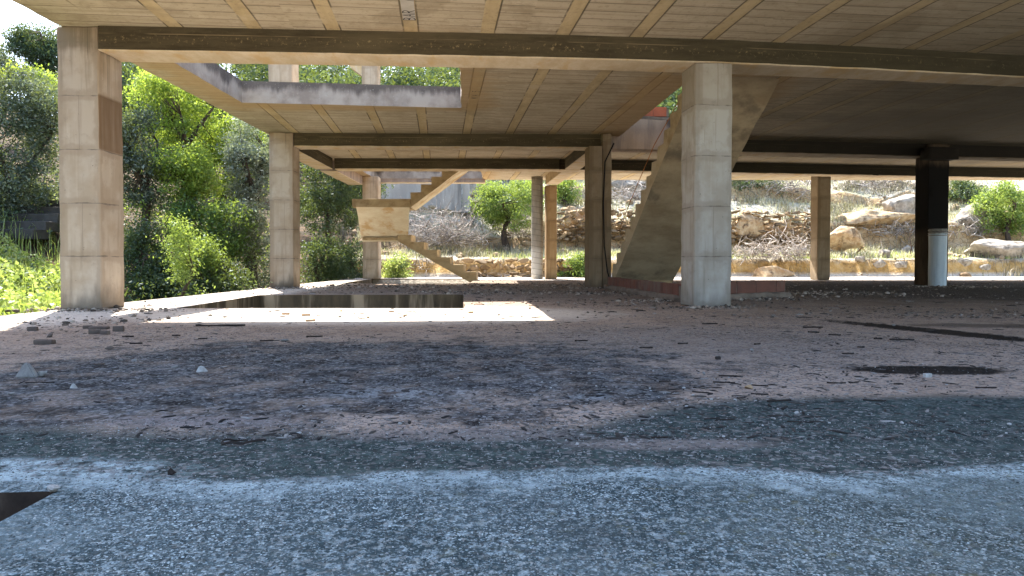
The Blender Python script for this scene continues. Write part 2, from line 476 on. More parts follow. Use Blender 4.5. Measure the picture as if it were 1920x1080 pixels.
    strip = g.mul(g.step(g.add(x, g.mul(g.sub(nm, .5), .5)), -3.2, -3.7), g.step(y, 4.5, 6.0))  # pale dust laid where sun lands, sunlight put into the floor colour
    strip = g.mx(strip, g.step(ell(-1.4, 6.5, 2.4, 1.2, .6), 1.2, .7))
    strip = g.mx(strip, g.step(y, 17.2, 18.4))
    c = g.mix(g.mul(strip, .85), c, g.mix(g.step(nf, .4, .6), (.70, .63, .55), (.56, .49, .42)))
    # char specks everywhere
    sp = g.mul(g.step(g.noise(g.scl(p, (1, 2.2, 1)), 32, 3, .6), .62, .70), g.step(nl, .35, .6))
    c = g.mix(g.mul(sp, .65), c, (.05, .043, .04))
    ws = g.mul(g.step(g.vor(p, 26), .11, .06), g.step(g.noise(p, 1.3, 3), .42, .6))
    c = g.mix(g.mul(ws, .7), c, (.50, .48, .45))
    h = g.add(g.mul(nf, .7), g.add(g.add(g.mul(ng, .4), g.mul(g.step(k3, .6, 1.0), .5)), g.mul(g.vor(p, 60), .4)))
    b = g.bump(h, .9, .026)
    return g.done(c, b)


def mat_ground():
    g = G('hillside_soil', .95, .1); p = g.pos(); x, y, z = g.xyz(p)
    geo = g.node('ShaderNodeNewGeometry'); nz = g.xyz(geo.outputs['Normal'])[2]
    n1 = g.noise(p, .5, 5); n2 = g.noise(p, 3.1, 6, .65); n3 = g.noise(p, 17, 5, .7)
    top = g.ramp(n2, ((.28, (.30, .265, .19)), (.48, (.48, .44, .345)), (.72, (.62, .58, .49))))
    top = g.mix(g.mul(g.step(n1, .50, .62), .45), top, (.13, .155, .045))
    top = g.mix(g.mul(g.step(n3, .54, .68), .5), top, (.13, .10, .065))
    rock = g.ramp(n2, ((.3, (.26, .17, .085)), (.5, (.40, .28, .15)), (.75, (.52, .42, .29))))
    rock = g.mix(g.mul(g.step(g.vor(g.scl(p, (1, 1, 1.6)), 3.5, 'DISTANCE_TO_EDGE'), .05, .015), .7), rock, (.07, .05, .03))
    rock = g.mix(g.mul(g.step(n3, .52, .66), .5), rock, (.14, .09, .05))
    c = g.mix(g.step(nz, .90, .74), top, rock)
    bank = g.mul(g.step(g.add(z, g.mul(g.sub(n2, .5), .35)), .52, .40), g.step(y, 22.0, 22.4))
    c = g.mix(g.mul(bank, g.step(n3, .35, .55, .45, 1.0)), c, g.ramp(n2, ((.3, (.20, .12, .045)), (.48, (.44, .27, .09)), (.75, (.60, .44, .22)))))
    flat = g.mul(g.step(z, .16, .02), g.step(y, 18.0, 19.5))
    c = g.mix(flat, c, g.mix(g.step(n3, .4, .62), (.58, .52, .43), (.44, .37, .28)))
    # dark earth under the trees on the left, shade put into the colour
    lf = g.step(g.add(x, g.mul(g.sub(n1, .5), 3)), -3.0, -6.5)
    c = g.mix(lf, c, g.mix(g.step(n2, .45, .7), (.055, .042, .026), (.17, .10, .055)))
    return g.done(c, g.bump(g.add(n2, g.mul(n3, .6)), .9, .06))


M = {}
M['col_warm'] = mat_column('column_warm', (.47, .39, .30), base_dirt=.7)
M['col_front'] = mat_column('column_front', (.47, .39, .30), base_dirt=.55, patch=True)
M['col_bounce_lit'] = mat_column('column_bounce_lit', (.60, .48, .345), base_dirt=.2)  # warmer copy for the third left column, floor reflection put into its colour
M['col_grey'] = mat_column('column_grey', (.42, .40, .36), base_dirt=.35)
M['col_tan'] = mat_column('column_tan', (.30, .24, .165), base_dirt=.45)
M['col_orange'] = mat_column('column_orange', (.42, .30, .17), base_dirt=.3)
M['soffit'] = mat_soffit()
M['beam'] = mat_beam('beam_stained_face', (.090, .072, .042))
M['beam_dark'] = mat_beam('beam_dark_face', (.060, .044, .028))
M['raw'] = mat_plain('raw_concrete', (.60, .50, .36), (.50, .39, .25), 2.2, (.52, .36, .18), (2, 1, 1), soot=True)
def mat_edge():
    g = G('weathered_edge'); p = g.pos(); x, y, z = g.xyz(p)
    n = g.noise(p, 2.4, 6, .65); st = g.noise(g.scl(p, (3.2, 3.2, .35)), 1.0, 5, .65); f = g.noise(p, 34, 4, .7)
    c = g.mix(g.step(n, .36, .64), (.42, .36, .30), (.27, .22, .18))
    drip = g.step(g.add(g.mul(g.sub(z, 3.07), 1.9), g.sub(st, .5)), -.02, .22)
    c = g.mix(g.mul(drip, .8), c, (.075, .058, .05))
    c = g.mix(g.mul(g.step(st, .60, .72), .6), c, (.07, .056, .05))
    c = g.mix(g.mul(g.step(f, .58, .7), .4), c, (.46, .42, .37))
    return g.done(c, g.bump(g.add(n, f), .5, .008))


M['edge'] = mat_edge()
M['pink'] = mat_plain('pink_render', (.40, .30, .225), (.32, .24, .18), 2.0, (.22, .17, .14), (2, 2, .6))
M['pit'] = mat_plain('pit_wall', (.135, .10, .06), (.075, .056, .035), 1.8, (.46, .35, .23), (2.2, 2.2, .5))
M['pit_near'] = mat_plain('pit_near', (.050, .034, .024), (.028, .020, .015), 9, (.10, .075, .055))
M['stair'] = mat_plain('stair_concrete', (.46, .35, .20), (.36, .265, .145), 2.0, (.24, .165, .085), (1.2, 1.2, 2.5))
M['stair_grey'] = mat_plain('stair_soffit', (.42, .34, .225), (.28, .215, .135), 1.3, (.14, .115, .085), (1, 1, 2.6))
M['stair_side'] = mat_plain('stair_side', (.52, .42, .29), (.44, .34, .22), 2.0, (.30, .22, .13), (1.2, 1.2, 2.5))
M['bounce_lit'] = mat_plain('bounce_lit_soffit', (.74, .66, .50), (.66, .55, .38), 2.4, (.52, .32, .13), (1, 1, 2.2))  # turning stair undersides paled, bounced sunlight put into the colour
M['brick'] = mat_plain('red_brick', (.19, .085, .062), (.14, .072, .055), 4, (.17, .125, .10))
M['brick_lit'] = mat_plain('lit_brick', (.50, .15, .085), (.40, .12, .07), 4, (.30, .11, .07))  # brighter copy of the brick with light put into its colour
M['mortar'] = mat_plain('mortar', (.22, .175, .14), (.16, .125, .10), 8)
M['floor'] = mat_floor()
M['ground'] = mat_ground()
M['rubble'] = mat_plain('rubble_stone', (.27, .255, .235), (.16, .15, .135), 9, (.10, .09, .08))
M['white_stone'] = mat_plain('white_stone', (.46, .45, .42), (.33, .315, .29), 12, (.20, .185, .165))
M['brown_brick'] = mat_plain('broken_brick', (.13, .10, .08), (.085, .066, .055), 9)
M['tan_brick'] = mat_plain('tan_brick', (.36, .24, .13), (.30, .20, .12), 9)
M['char'] = mat_plain('charred_wood', (.035, .026, .021), (.022, .017, .015), 20)
M['bark'] = mat_plain('bark', (.085, .062, .045), (.045, .034, .026), 6, None, (3, 3, .6), .8)
M['twig'] = mat_plain('grey_twig', (.50, .45, .40), (.20, .165, .14), 3)
M['boulder'] = mat_plain('boulder', (.50, .39, .25), (.34, .22, .115), 5, (.10, .07, .045), bump=.8)
M['wall_stone'] = mat_plain('wall_stone', (.36, .27, .165), (.22, .15, .085), 4, (.10, .07, .045), island=True)
M['step_stone'] = mat_plain('step_stone', (.075, .068, .06), (.05, .045, .04), 4)  # stone darkened, tree shade put into its colour
M['boulder_grey'] = mat_plain('grey_rock', (.36, .32, .265), (.22, .19, .15), 5, (.06, .05, .04), bump=.8)
M['cord'] = mat_plain('orange_cord', (.45, .17, .05), (.40, .15, .05), 9)
M['cable'] = mat_plain('black_cable', (.015, .015, .015), (.02, .02, .02), 9)
M['drum'] = mat_plain('pale_blue_metal', (.58, .66, .72), (.46, .55, .62), 2.0, (.22, .26, .28), (6, 6, .4), .15, rough=.45)
M['drum_rim'] = mat_plain('rim_metal', (.42, .40, .36), (.2, .19, .17), 8, None, (1, 1, 1), .2, rough=.5)
M['ink'] = mat_plain('marker_ink', (.05, .045, .05), (.09, .08, .08), 30, None, (1, 1, 1), .05)
M['paint'] = mat_plain('pale_patch', (.50, .46, .40), (.44, .40, .34), 8, None, (1, 1, 1), .1)
M['wall_far'] = mat_plain('far_concrete', (.46, .405, .345), (.36, .315, .27), .8, (.20, .175, .15), (2, 2, .5))
M['dry'] = mat_leaf('dry_grass', ((0, (.26, .22, .14)), (.5, (.47, .42, .30)), (1, (.62, .58, .45))), .3)
M['olive'] = mat_leaf('olive_leaves', ((0, (.012, .020, .013)), (.45, (.052, .070, .045)), (1, (.30, .33, .25))), .22)
M['oak'] = mat_leaf('oak_leaves', ((0, (.008, .020, .008)), (.5, (.028, .058, .022)), (1, (.10, .155, .075))), .22)
M['lime'] = mat_leaf('lime_leaves', ((0, (.05, .11, .010)), (.4, (.18, .29, .025)), (1, (.46, .50, .08))), .55)
M['almond'] = mat_leaf('almond_leaves', ((0, (.05, .105, .018)), (.45, (.15, .24, .035)), (1, (.42, .48, .13))), .45)
M['green'] = mat_leaf('green_leaves', ((0, (.018, .048, .008)), (.5, (.055, .125, .016)), (1, (.18, .28, .05))), .4)
M['weed'] = mat_leaf('weed_leaves', ((0, (.10, .17, .025)), (.5, (.28, .36, .08)), (1, (.58, .58, .28))), .45)
M['silver'] = mat_leaf('silver_leaves', ((0, (.06, .08, .06)), (.45, (.20, .23, .175)), (1, (.50, .52, .42))), .25)


def mat_burnt():
    g = G('burnt_column'); p = g.oc(); x, y, z = g.xyz(p)
    n = g.noise(g.scl(p, (3, 3, 1)), 2.2, 5)
    f = g.mul(g.step(g.add(z, g.mul(g.sub(n, .5), .35)), .95, 1.25), g.step(g.add(z, g.mul(g.sub(n, .5), .3)), 2.62, 2.40))
    c = g.mix(f, g.mix(g.step(n, .4, .6), (.05, .038, .027), (.085, .062, .042)), (.007, .006, .006))
    return g.done(c, g.bump(g.noise(p, 40, 4), .5, .005))


M['burnt'] = mat_burnt()


def mat_pipe():
    g = G('spiral_column'); p = g.oc(); x, y, z = g.xyz(p)
    ang = g.m2('DIVIDE', g.m2('ARCTAN2', y, x), 2 * math.pi)
    s = g.m2('FRACT', g.add(g.m2('DIVIDE', z, .16), ang))
    ln = g.step(g.m2('ABSOLUTE', g.sub(s, .5)), .10, .02)
    n = g.noise(g.scl(p, (3, 3, .7)), 2, 5)
    c = g.mix(g.step(n, .35, .65), (.34, .32, .285), (.25, .235, .20))
    c = g.mix(g.step(z, .75, .95), (.50, .50, .48), c)
    c = g.mix(g.mul(ln, .5), c, (.12, .105, .085))
    return g.done(c, g.bump(ln, .6, .008))


M['pipe'] = mat_pipe()

# ------------------------------------------------------------------ building shell
SOF, TOP, BB = 2.91, 3.24, 2.66
bld = tag(empty('concrete_building', (0, 10, 0)), 'unfinished concrete building shell with bare columns, dark beams and board marked ceiling', 'building')


def put(o, loc=(0, 0, 0), rz=0.0, parent=bld):
    o.parent = parent
    base = parent.location if parent is not None else Vector((0, 0, 0))
    o.location = Vector(loc) - base
    o.rotation_euler = (0, 0, rz)
    return o


def slab_with_holes(name, outer, holes, z0, z1, jit=.0):
    bm = bmesh.new()
    edges = []
    for poly in [outer] + holes:
        pts = []
        for i in range(len(poly)):
            a, b = Vector(poly[i]), Vector(poly[(i + 1) % len(poly)])
            n = max(1, int((b - a).length / .11)) if jit else 1
            for k in range(n):
                q = a.lerp(b, k / n)
                if jit and k:
                    q = q + Vector((mnoise.noise(Vector((q.x * 2, q.y * 2, 1))), mnoise.noise(Vector((q.x * 2, q.y * 2, 9))))) * jit + Vector((mnoise.noise(Vector((q.x * 9, q.y * 9, 3))), mnoise.noise(Vector((q.x * 9, q.y * 9, 7))))) * jit * .8
                pts.append(bm.verts.new((q.x, q.y, z0)))
        for i in range(len(pts)):
            edges.append(bm.edges.new((pts[i], pts[(i + 1) % len(pts)])))
    bmesh.ops.triangle_fill(bm, use_beauty=True, use_dissolve=False, edges=edges)
    ext = bmesh.ops.extrude_face_region(bm, geom=list(bm.faces))
    for v in ext['geom']:
        if isinstance(v, bmesh.types.BMVert): v.co.z = z1
    bmesh.ops.recalc_face_normals(bm, faces=bm.faces)
    for f in bm.faces:
        f.material_index = 1 if abs(f.normal.z) < .5 else 0
    return bm_mesh(name, bm)


H1 = [(-4.10, 7.62), (-.60, 7.80), (-.80, 10.78), (-4.10, 10.42)]
H2 = [(-3.98, 16.48), (-.80, 16.62), (-.86, 19.95), (-4.0, 19.95)]
H3 = [(2.36, 8.95), (3.50, 8.98), (3.00, 13.42), (2.06, 13.36)]
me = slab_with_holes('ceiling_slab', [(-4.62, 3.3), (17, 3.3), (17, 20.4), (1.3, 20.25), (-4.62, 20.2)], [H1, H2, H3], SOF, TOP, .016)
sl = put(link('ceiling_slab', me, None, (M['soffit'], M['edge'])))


def beam(a, b, w, z0, z1, mat, under='raw', seed=1, name='beam', cell=.16):
    a, b = Vector((*a, 0)), Vector((*b, 0)); d = b - a
    me = rough_box(name, d.length, w, z1 - z0, cell, .005, .012, seed)
    o = link(name, me, None, (M[mat], M[under]))
    for f in me.polygons: f.material_index = 1 if f.normal.z < -.6 else 0
    return put(o, (a.x, a.y, z0), math.atan2(d.y, d.x))


def beam_bent(P, w, z0, z1, mat, under='raw', seed=1, name='beam'):
    P = [Vector((*p, 0)) for p in P]
    L = [0.0]
    for a, b in zip(P[:-1], P[1:]): L.append(L[-1] + (b - a).length)
    me = rough_box(name, L[-1], w, z1 - z0, .16, .005, .012, seed)
    for f in me.polygons: f.material_index = 1 if f.normal.z < -.6 else 0
    for v in me.vertices:
        q = min(max(v.co.x, 0), L[-1] - 1e-6); k = max(i for i in range(len(L) - 1) if L[i] <= q)
        d = (P[k + 1] - P[k]).normalized(); base = P[k] + d * (v.co.x - L[k]) - P[0]
        v.co = Vector((base.x, base.y + v.co.y, v.co.z))
    o = link(name, me, None, (M[mat], M[under]))
    return put(o, (P[0].x, P[0].y, z0))


def column(x, y, w, d, h, mat, rz=0.0, z=0.0, seed=1, name='column', label=None):
    me = rough_box(name, w, d, h, .11, .005, .012, seed)
    o = put(link(name, me, None, (M[mat],)), (x, y, z), rz)
    if label: o['label'] = label
    return o


Y6 = R(6)
# front beam line
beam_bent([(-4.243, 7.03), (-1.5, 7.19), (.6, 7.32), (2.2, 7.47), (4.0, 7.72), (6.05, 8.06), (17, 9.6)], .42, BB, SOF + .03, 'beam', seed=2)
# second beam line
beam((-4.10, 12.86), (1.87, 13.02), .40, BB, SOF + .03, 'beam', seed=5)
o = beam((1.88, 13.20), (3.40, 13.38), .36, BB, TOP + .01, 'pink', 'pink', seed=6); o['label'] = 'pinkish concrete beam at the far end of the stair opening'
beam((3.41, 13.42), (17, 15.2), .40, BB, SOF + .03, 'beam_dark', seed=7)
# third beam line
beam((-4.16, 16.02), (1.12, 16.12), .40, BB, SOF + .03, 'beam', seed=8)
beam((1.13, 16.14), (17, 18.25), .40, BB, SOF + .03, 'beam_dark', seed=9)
# beams running to the back: left edge, centre; shade and sunlight put into piece colours
beam((-4.19, 13.30), (-4.20, 16.05), .40, BB - .004, SOF + .03, 'beam', 'raw', seed=10)
beam((-4.20, 16.40), (-4.22, 19.35), .40, BB - .004, SOF + .03, 'pink', 'raw', seed=24)
beam((1.86, 13.43), (1.60, 16.10), .36, BB - .004, SOF + .03, 'beam', 'raw', seed=11)
beam((1.56, 16.53), (1.30, 19.3), .36, BB - .004, SOF + .03, 'stair', 'raw', seed=25)
# rear edge behind the second opening, pinkish
o = beam((-4.18, 19.96), (-.78, 19.98), .22, SOF - .12, TOP + .02, 'pink', 'raw', seed=12); o['label'] = 'pinkish beam at the rear edge behind the second ceiling opening'

# columns of the ground floor
column(-4.672, 7.05, .428, .43, SOF, 'col_front', seed=1, label='large pale tan column at the front left corner')
column(1.985, 7.45, .427, .415, BB, 'col_grey', Y6, seed=2, label='blue-grey concrete column in front of the inclined stair')
column(-4.55, 12.82, .445, .42, SOF, 'col_warm', seed=3)
column(-4.24, 19.38, .45, .42, SOF, 'col_bounce_lit', seed=4)
column(1.44, 12.80, .255, .39, BB, 'col_tan', Y6, seed=5)
column(1.70, 12.86, .175, .36, SOF, 'col_tan', Y6, seed=6)
column(8.18, 18.3, .37, .36, SOF, 'col_tan', Y6, seed=7)
column(8.53, 14.02, .46, .40, SOF, 'burnt', Y6, seed=8, label='soot blackened column behind the pale metal cylinder')
column(.98, 19.3, .29, .36, BB, 'col_orange', Y6, seed=9)
acc = Acc()
acc.tube([(0, 0, z) for z in np.linspace(0, SOF, 20)], [.165] * 20, 28)
put(link('column', acc.mesh('round_column'), None, (M['pipe'],)), (.72, 19.55, 0))['label'] = 'round grey column with spiral formwork marks'
# head of the burnt column
column(8.36, 13.74, .66, .26, .24, 'beam_dark', Y6, BB - .10, seed=13, name='column_head')
# upper storey columns, first two seen through the openings
column(-4.55, 12.82, .445, .42, 2.7, 'col_warm', 0, TOP, seed=14)
column(-4.24, 19.38, .45, .42, 2.92, 'col_warm', 0, TOP, seed=15)
column(1.60, 12.85, .40, .40, 2.7, 'col_tan', Y6, TOP, seed=18)  # this and the next two are hidden, added to carry the sun-blocking slab
column(2.0, 7.5, .40, .40, 2.7, 'col_tan', Y6, TOP, seed=19)
column(8.5, 14.1, .40, .40, 2.7, 'col_tan', Y6, TOP, seed=20)
put(link('sun_block_slab', rough_box('sun_block_slab', 13, 12.5, .3, .8, .005, .012, 23), None, (M['raw'],)), (.9, 5.5, TOP + 2.7))  # unseen slab added to block sun through the stair opening
column(-4.66, 7.06, .42, .42, 2.7, 'col_warm', 0, TOP, seed=16)
beam((-4.62, 19.36), (-1.2, 19.44), .44, TOP + 2.92, TOP + 3.4, 'raw', 'raw', seed=17)
# haunch under that beam
bm = bmesh.new()
vs = [bm.verts.new(p) for p in ((-.34, 0, -.16), (0, 0, -.42), (0, 0, 0), (-.34, 0, 0))]
f = bm.faces.new(vs); e = bmesh.ops.extrude_face_region(bm, geom=[f])
for v in e['geom']:
    if isinstance(v, bmesh.types.BMVert): v.co.y += .38
put(link('haunch', bm_mesh('haunch', bm), None, (M['raw'],)), (-4.242, 19.40, TOP + 2.918))

# hand-written marks on the joists
JD = Vector((-math.sin(Y6), math.cos(Y6), 0)); BD = Vector((math.cos(Y6), math.sin(Y6), 0))


def uv_pt(u, v): return BD * u + JD * v


def ribbon(acc, pts, w, z):
    for a, b in zip(pts[:-1], pts[1:]):
        d = (b - a)
        if d.length < 1e-6: continue
        n = Vector((-d.y, d.x, 0)).normalized() * w / 2; t = d.normalized() * w * .3
        V = [a - t + n, a - t - n, b + t - n, b + t + n]
        acc.add([(q.x, q.y, z) for q in V], [(0, 1, 2, 3)])


def arc(cx, cy, rx, ry, a0, a1, n=8):
    return [(cx + rx * math.cos(R(a0 + (a1 - a0) * k / n)), cy + ry * math.sin(R(a0 + (a1 - a0) * k / n))) for k in range(n + 1)]


LET = {
    'B': [[(0, 0), (.02, 1)], [(.02, 1)] + arc(.05, .76, .5, .24, 90, -90) + arc(.05, .26, .62, .26, 90, -90) + [(0, 0)]],
    'A': [[(0, 0), (.22, .6), (.34, 1), (.48, .55), (.6, .02)], [(.1, .42), (.55, .38)]],
    'R': [[(0, 0), (.03, 1)], [(.03, 1)] + arc(.08, .74, .5, .26, 90, -90) + [(.3, .4), (.66, 0)]],
    'M': [[(0, 0), (.08, 1), (.3, .35), (.5, 1), (.6, 0)]],
    '5': [[(.5, 1), (.1, 1), (.08, .6)] + arc(.2, .33, .3, .3, 80, -120)],
    '1': [[(.2, 0), (.22, 1), (.05, .8)]],
}


def write_marks(name, text, u_right, v_far, size, wid, mat, z=SOF - .0045):
    """letters read towards the viewer along the joist, tops pointing left"""
    acc = Acc(); adv = 0.0
    for ch in text:
        if ch in LET:
            for st in LET[ch]:
                pts = [uv_pt(u_right - b * size, v_far - adv - a * size * .9) for a, b in st]
                ribbon(acc, pts, wid, z)
            adv += size * .85
        else: adv += size * .5
    return put(link(name, acc.mesh(name, False), None, (M[mat],)))


# pale patch then lettering on the joist above the front beam
acc = Acc()
P = [uv_pt(-.364, 5.9), uv_pt(-.238, 5.9), uv_pt(-.238, 6.94), uv_pt(-.364, 6.94)]
acc.add([(q.x, q.y, SOF - .002) for q in P], [(0, 1, 2, 3)])
put(link('painted_patch', acc.mesh('painted_patch', False), None, (M['paint'],)))['label'] = 'pale joist end with hand written letters'
write_marks('lettering', 'BAR', -.242, 6.93, .115, .011, 'ink')
write_marks('lettering', 'A', -.242, 6.42, .115, .011, 'ink')
write_marks('lettering', 'M1A', .56, 10.15, .10, .010, 'ink')
write_marks('lettering', '5', .56, 9.75, .10, .010, 'ink')

# ------------------------------------------------------------------ inclined stair on the right (thing part)
st = empty('staircase', (0, 0, 0)); put(st, (2.4, 12.4, 0)); st['label'] = 'straight inclined stair rising from the brick kerb to the ceiling opening'


def P3(o, parent, loc=(0, 0, 0)):
    o.parent = parent; o.location = loc; return o


def flight_mesh(name, LB, LT, RB, RT, n, waist, jit=.016):
    """LB..RT: underside corners (left bottom, left top, right bottom, right top); steps cut on the upper side"""
    LB, LT, RB, RT = map(Vector, (LB, LT, RB, RT))
    bm = bmesh.new()
    def prof(B, T):
        pts = []
        H = T.z - B.z
        rise = H / n
        up = Vector((0, 0, waist))
        for k in range(n):
            a = B.lerp(T, k / n); b = B.lerp(T, (k + 1) / n)
            pts.append(a + up)
            pts.append(a + up + Vector((0, 0, rise)))
        pts.append(T + up)
        return pts
    L, Rr = prof(LB, LT), prof(RB, RT)
    def v(p):
        p = p + mnoise.noise_vector(p * 6) * jit
        return bm.verts.new(p)
    lu = [v(LB.lerp(LT, k / n)) for k in range(n + 1)]; ru = [v(RB.lerp(RT, k / n)) for k in range(n + 1)]
    lt = [v(p) for p in L]; rt = [v(p) for p in Rr]
    for k in range(n):
        bm.faces.new((lu[k], lu[k + 1], ru[k + 1], ru[k]))           # underside
        bm.faces.new((lt[2 * k], lt[2 * k + 1], rt[2 * k + 1], rt[2 * k]))      # riser
        bm.faces.new((lt[2 * k + 1], lt[2 * k + 2], rt[2 * k + 2], rt[2 * k + 1]))  # tread
        for s, u in ((lt, lu), (rt, ru)):
            bm.faces.new((u[k], s[2 * k], s[2 * k + 2], u[k + 1]))
            bm.faces.new((s[2 * k], s[2 * k + 1], s[2 * k + 2]))
    bm.faces.new((lu[0], ru[0], rt[0], lt[0])); bm.faces.new((lu[n], ru[n], rt[-1], lt[-1]))
    bmesh.ops.recalc_face_normals(bm, faces=bm.faces)
    for f in bm.faces: f.material_index = 1 if f.normal.z < -.25 else 0
    return bm_mesh(name, bm)


o0 = Vector((2.4, 12.4, 0))
me = flight_mesh('stair_flight', Vector((1.86, 12.62, .05)) - o0, Vector((2.45, 8.95, 3.02)) - o0, Vector((2.93, 12.62, .05)) - o0, Vector((3.57, 8.95, 3.02)) - o0, 15, .21)
P3(link('stair_flight', me, None, (M['stair_side'], M['stair_grey'])), st)
bm = bmesh.new(); bmesh.ops.create_cube(bm, size=1)
for v in bm.verts: v.co = Vector((v.co.x * 1.04, v.co.y * .34, v.co.z * .28))
P3(link('stair_foot', bm_mesh('stair_foot', bm), None, (M['stair'],)), st, Vector((2.40, 12.66, .14)) - o0)

# ------------------------------------------------------------------ turning stair at the back left
o1 = Vector((-2.4, 17.5, 0))
st2 = empty('staircase', (0, 0, 0)); put(st2, o1); st2['label'] = 'turning stair with a projecting landing at the back left'
# lower flight, rising to the left
me = flight_mesh('stair_flight', Vector((-.92, 17.62, -.14)) - o1, Vector((-2.95, 17.62, 1.02)) - o1, Vector((-.92, 18.55, -.14)) - o1, Vector((-2.95, 18.55, 1.02)) - o1, 6, .17)
P3(link('stair_flight', me, None, (M['stair'], M['stair'])), st2)
# low landing
me = rough_box('landing', 1.17, 1.0, .07, .2, .004, .01, 21)
P3(link('landing', me, None, (M['stair'], M['bounce_lit'])), st2, Vector((-3.86, 17.66, 1.05)) - o1)
# middle flight, rising towards the viewer
me = flight_mesh('stair_flight', Vector((-3.95, 17.95, 1.02)) - o1, Vector((-3.74, 16.42, 1.80)) - o1, Vector((-2.74, 17.95, 1.02)) - o1, Vector((-2.46, 16.42, 1.80)) - o1, 4, .14)
P3(link('stair_flight', me, None, (M['stair'], M['bounce_lit'])), st2)
# upper landing
me = rough_box('landing', 1.40, 1.02, .20, .2, .004, .01, 22)
P3(link('landing', me, None, (M['stair'], M['bounce_lit'])), st2, Vector((-3.84, 16.44, 1.80)) - o1 - Vector((0, .02, 0)))
# upper flight rising to the right
me = flight_mesh('stair_flight', Vector((-2.44, 16.43, 1.80)) - o1, Vector((-.93, 16.43, 2.92)) - o1, Vector((-2.44, 17.40, 1.80)) - o1, Vector((-.93, 17.40, 2.92)) - o1, 6, .17)
P3(link('stair_flight', me, None, (M['stair'], M['bounce_lit'])), st2)

# ------------------------------------------------------------------ floor with its openings
PIT1 = [(-3.58, 7.27), (-.50, 7.27), (-.74, 10.30), (-3.74, 10.12)]
PIT2 = [(-3.90, 15.35), (-.98, 15.40), (-1.02, 19.9), (-4.0, 19.7)]
PIT0 = [(-2.6, .45), (-.955, .45), (-.99, 1.475), (-2.6, 1.40)]
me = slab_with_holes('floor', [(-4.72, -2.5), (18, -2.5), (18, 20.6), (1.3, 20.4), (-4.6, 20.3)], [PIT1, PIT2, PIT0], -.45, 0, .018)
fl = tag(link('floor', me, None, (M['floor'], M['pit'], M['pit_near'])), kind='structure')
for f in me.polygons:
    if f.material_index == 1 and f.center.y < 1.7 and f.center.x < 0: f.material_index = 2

# ------------------------------------------------------------------ terrain
def ss(a, b, t):
    t = np.clip((t - a) / (b - a), 0, 1); return t * t * (3 - 2 * t)


def nz2(x, y, s=1.0, seed=0.0):
    out = np.zeros_like(x, dtype=float)
    for k, (fx, fy, ph) in enumerate(((.73, 1.1, .3), (1.9, -1.3, 1.7), (-2.7, 3.1, 4.1), (5.3, 4.1, 2.2), (7.9, -9.1, .9))):
        out += np.sin(x * fx * s + ph + seed) * np.cos(y * fy * s + ph * 1.7 + seed) / (k + 1.4)
    return out * .55


def terr(x, y):
    x = np.asarray(x, float); y = np.asarray(y, float)
    wob = nz2(x, y * 0, .8) * .35
    t = y - (22.95 + .05 * x) + wob
    zb = -.03 + .62 * ss(0, .30, t) + .12 * np.clip(t - .4, 0, 2.4)
    t2 = y - (26.0 + .06 * x) + nz2(x, y * 0, .5, 2.0) * .8
    step2 = np.where(x > 1.0, 1.15, .55)
    zb = zb + step2 * ss(-.1, .5, t2) + .36 * np.clip(t2 - .4, 0, 60)
    t3 = y - (29.5 + .06 * x) + nz2(x, y * 0, .45, 4.0) * 1.0
    zb = zb + .5 * ss(0, .5, t3)
    zb = zb + nz2(x, y, 1.2) * .10 * ss(.4, 2, t) + nz2(x, y, .35, 3) * .5 * ss(3, 8, t)
    front = np.where(y < 20.2, 1.0, 0.0)
    zl = -.38 + .46 * np.clip(-x - 8.4 + .28 * np.clip(y - 8, 0, 9), 0, 20) + nz2(x, y, .6) * .12
    zl = zl + .0 * front
    lw = ss(-4.6, -6.5, x)
    zback = np.where(y < 22.0, np.where(x < -5.0, -.38, -.03), zb)
    z = np.maximum(zback, np.where(x < -5.2, zl, -9))
    inside = (x > -4.5) & (x < 16) & (y > -1.5) & (y < 19.6)
    z = np.where(inside, -2.6, z)
    fr = (y < -1.8)
    z = np.where(fr & (x > -5.0), -.12 + nz2(x, y, .5) * .05, z)
    # the hill gets lower far to the left, leaving sky
    lim = 26 - 17 * ss(.50, .72, -x / np.maximum(y, 5)) * ss(14, 24, y)
    return np.minimum(z, lim)


def axis(lo, hi, fine, far, growth=1.35):
    a = list(np.arange(lo, hi + fine * .5, fine)); s = fine; l = lo; h = hi
    left, right = [], []
    while l > -far:
        s *= growth; l -= s; h += s; left.append(l); right.append(h)
    return np.array(left[::-1] + a + right)


gx = axis(-16, 22, .22, 900); gy = axis(3, 34, .17, 900)
X, Y = np.meshgrid(gx, gy)
Z = terr(X, Y)
n1, n2 = len(gx), len(gy)
idx = np.arange(n1 * n2).reshape(n2, n1)
quads = np.stack([idx[:-1, :-1], idx[:-1, 1:], idx[1:, 1:], idx[1:, :-1]], -1).reshape(-1, 4)
me = mesh_np('ground', np.stack([X, Y, Z], -1).reshape(-1, 3), quads=quads, smooth=True)
tag(link('ground', me, None, (M['ground'],)), kind='structure')


def tz(x, y): return float(terr(np.array([x]), np.array([y]))[0])


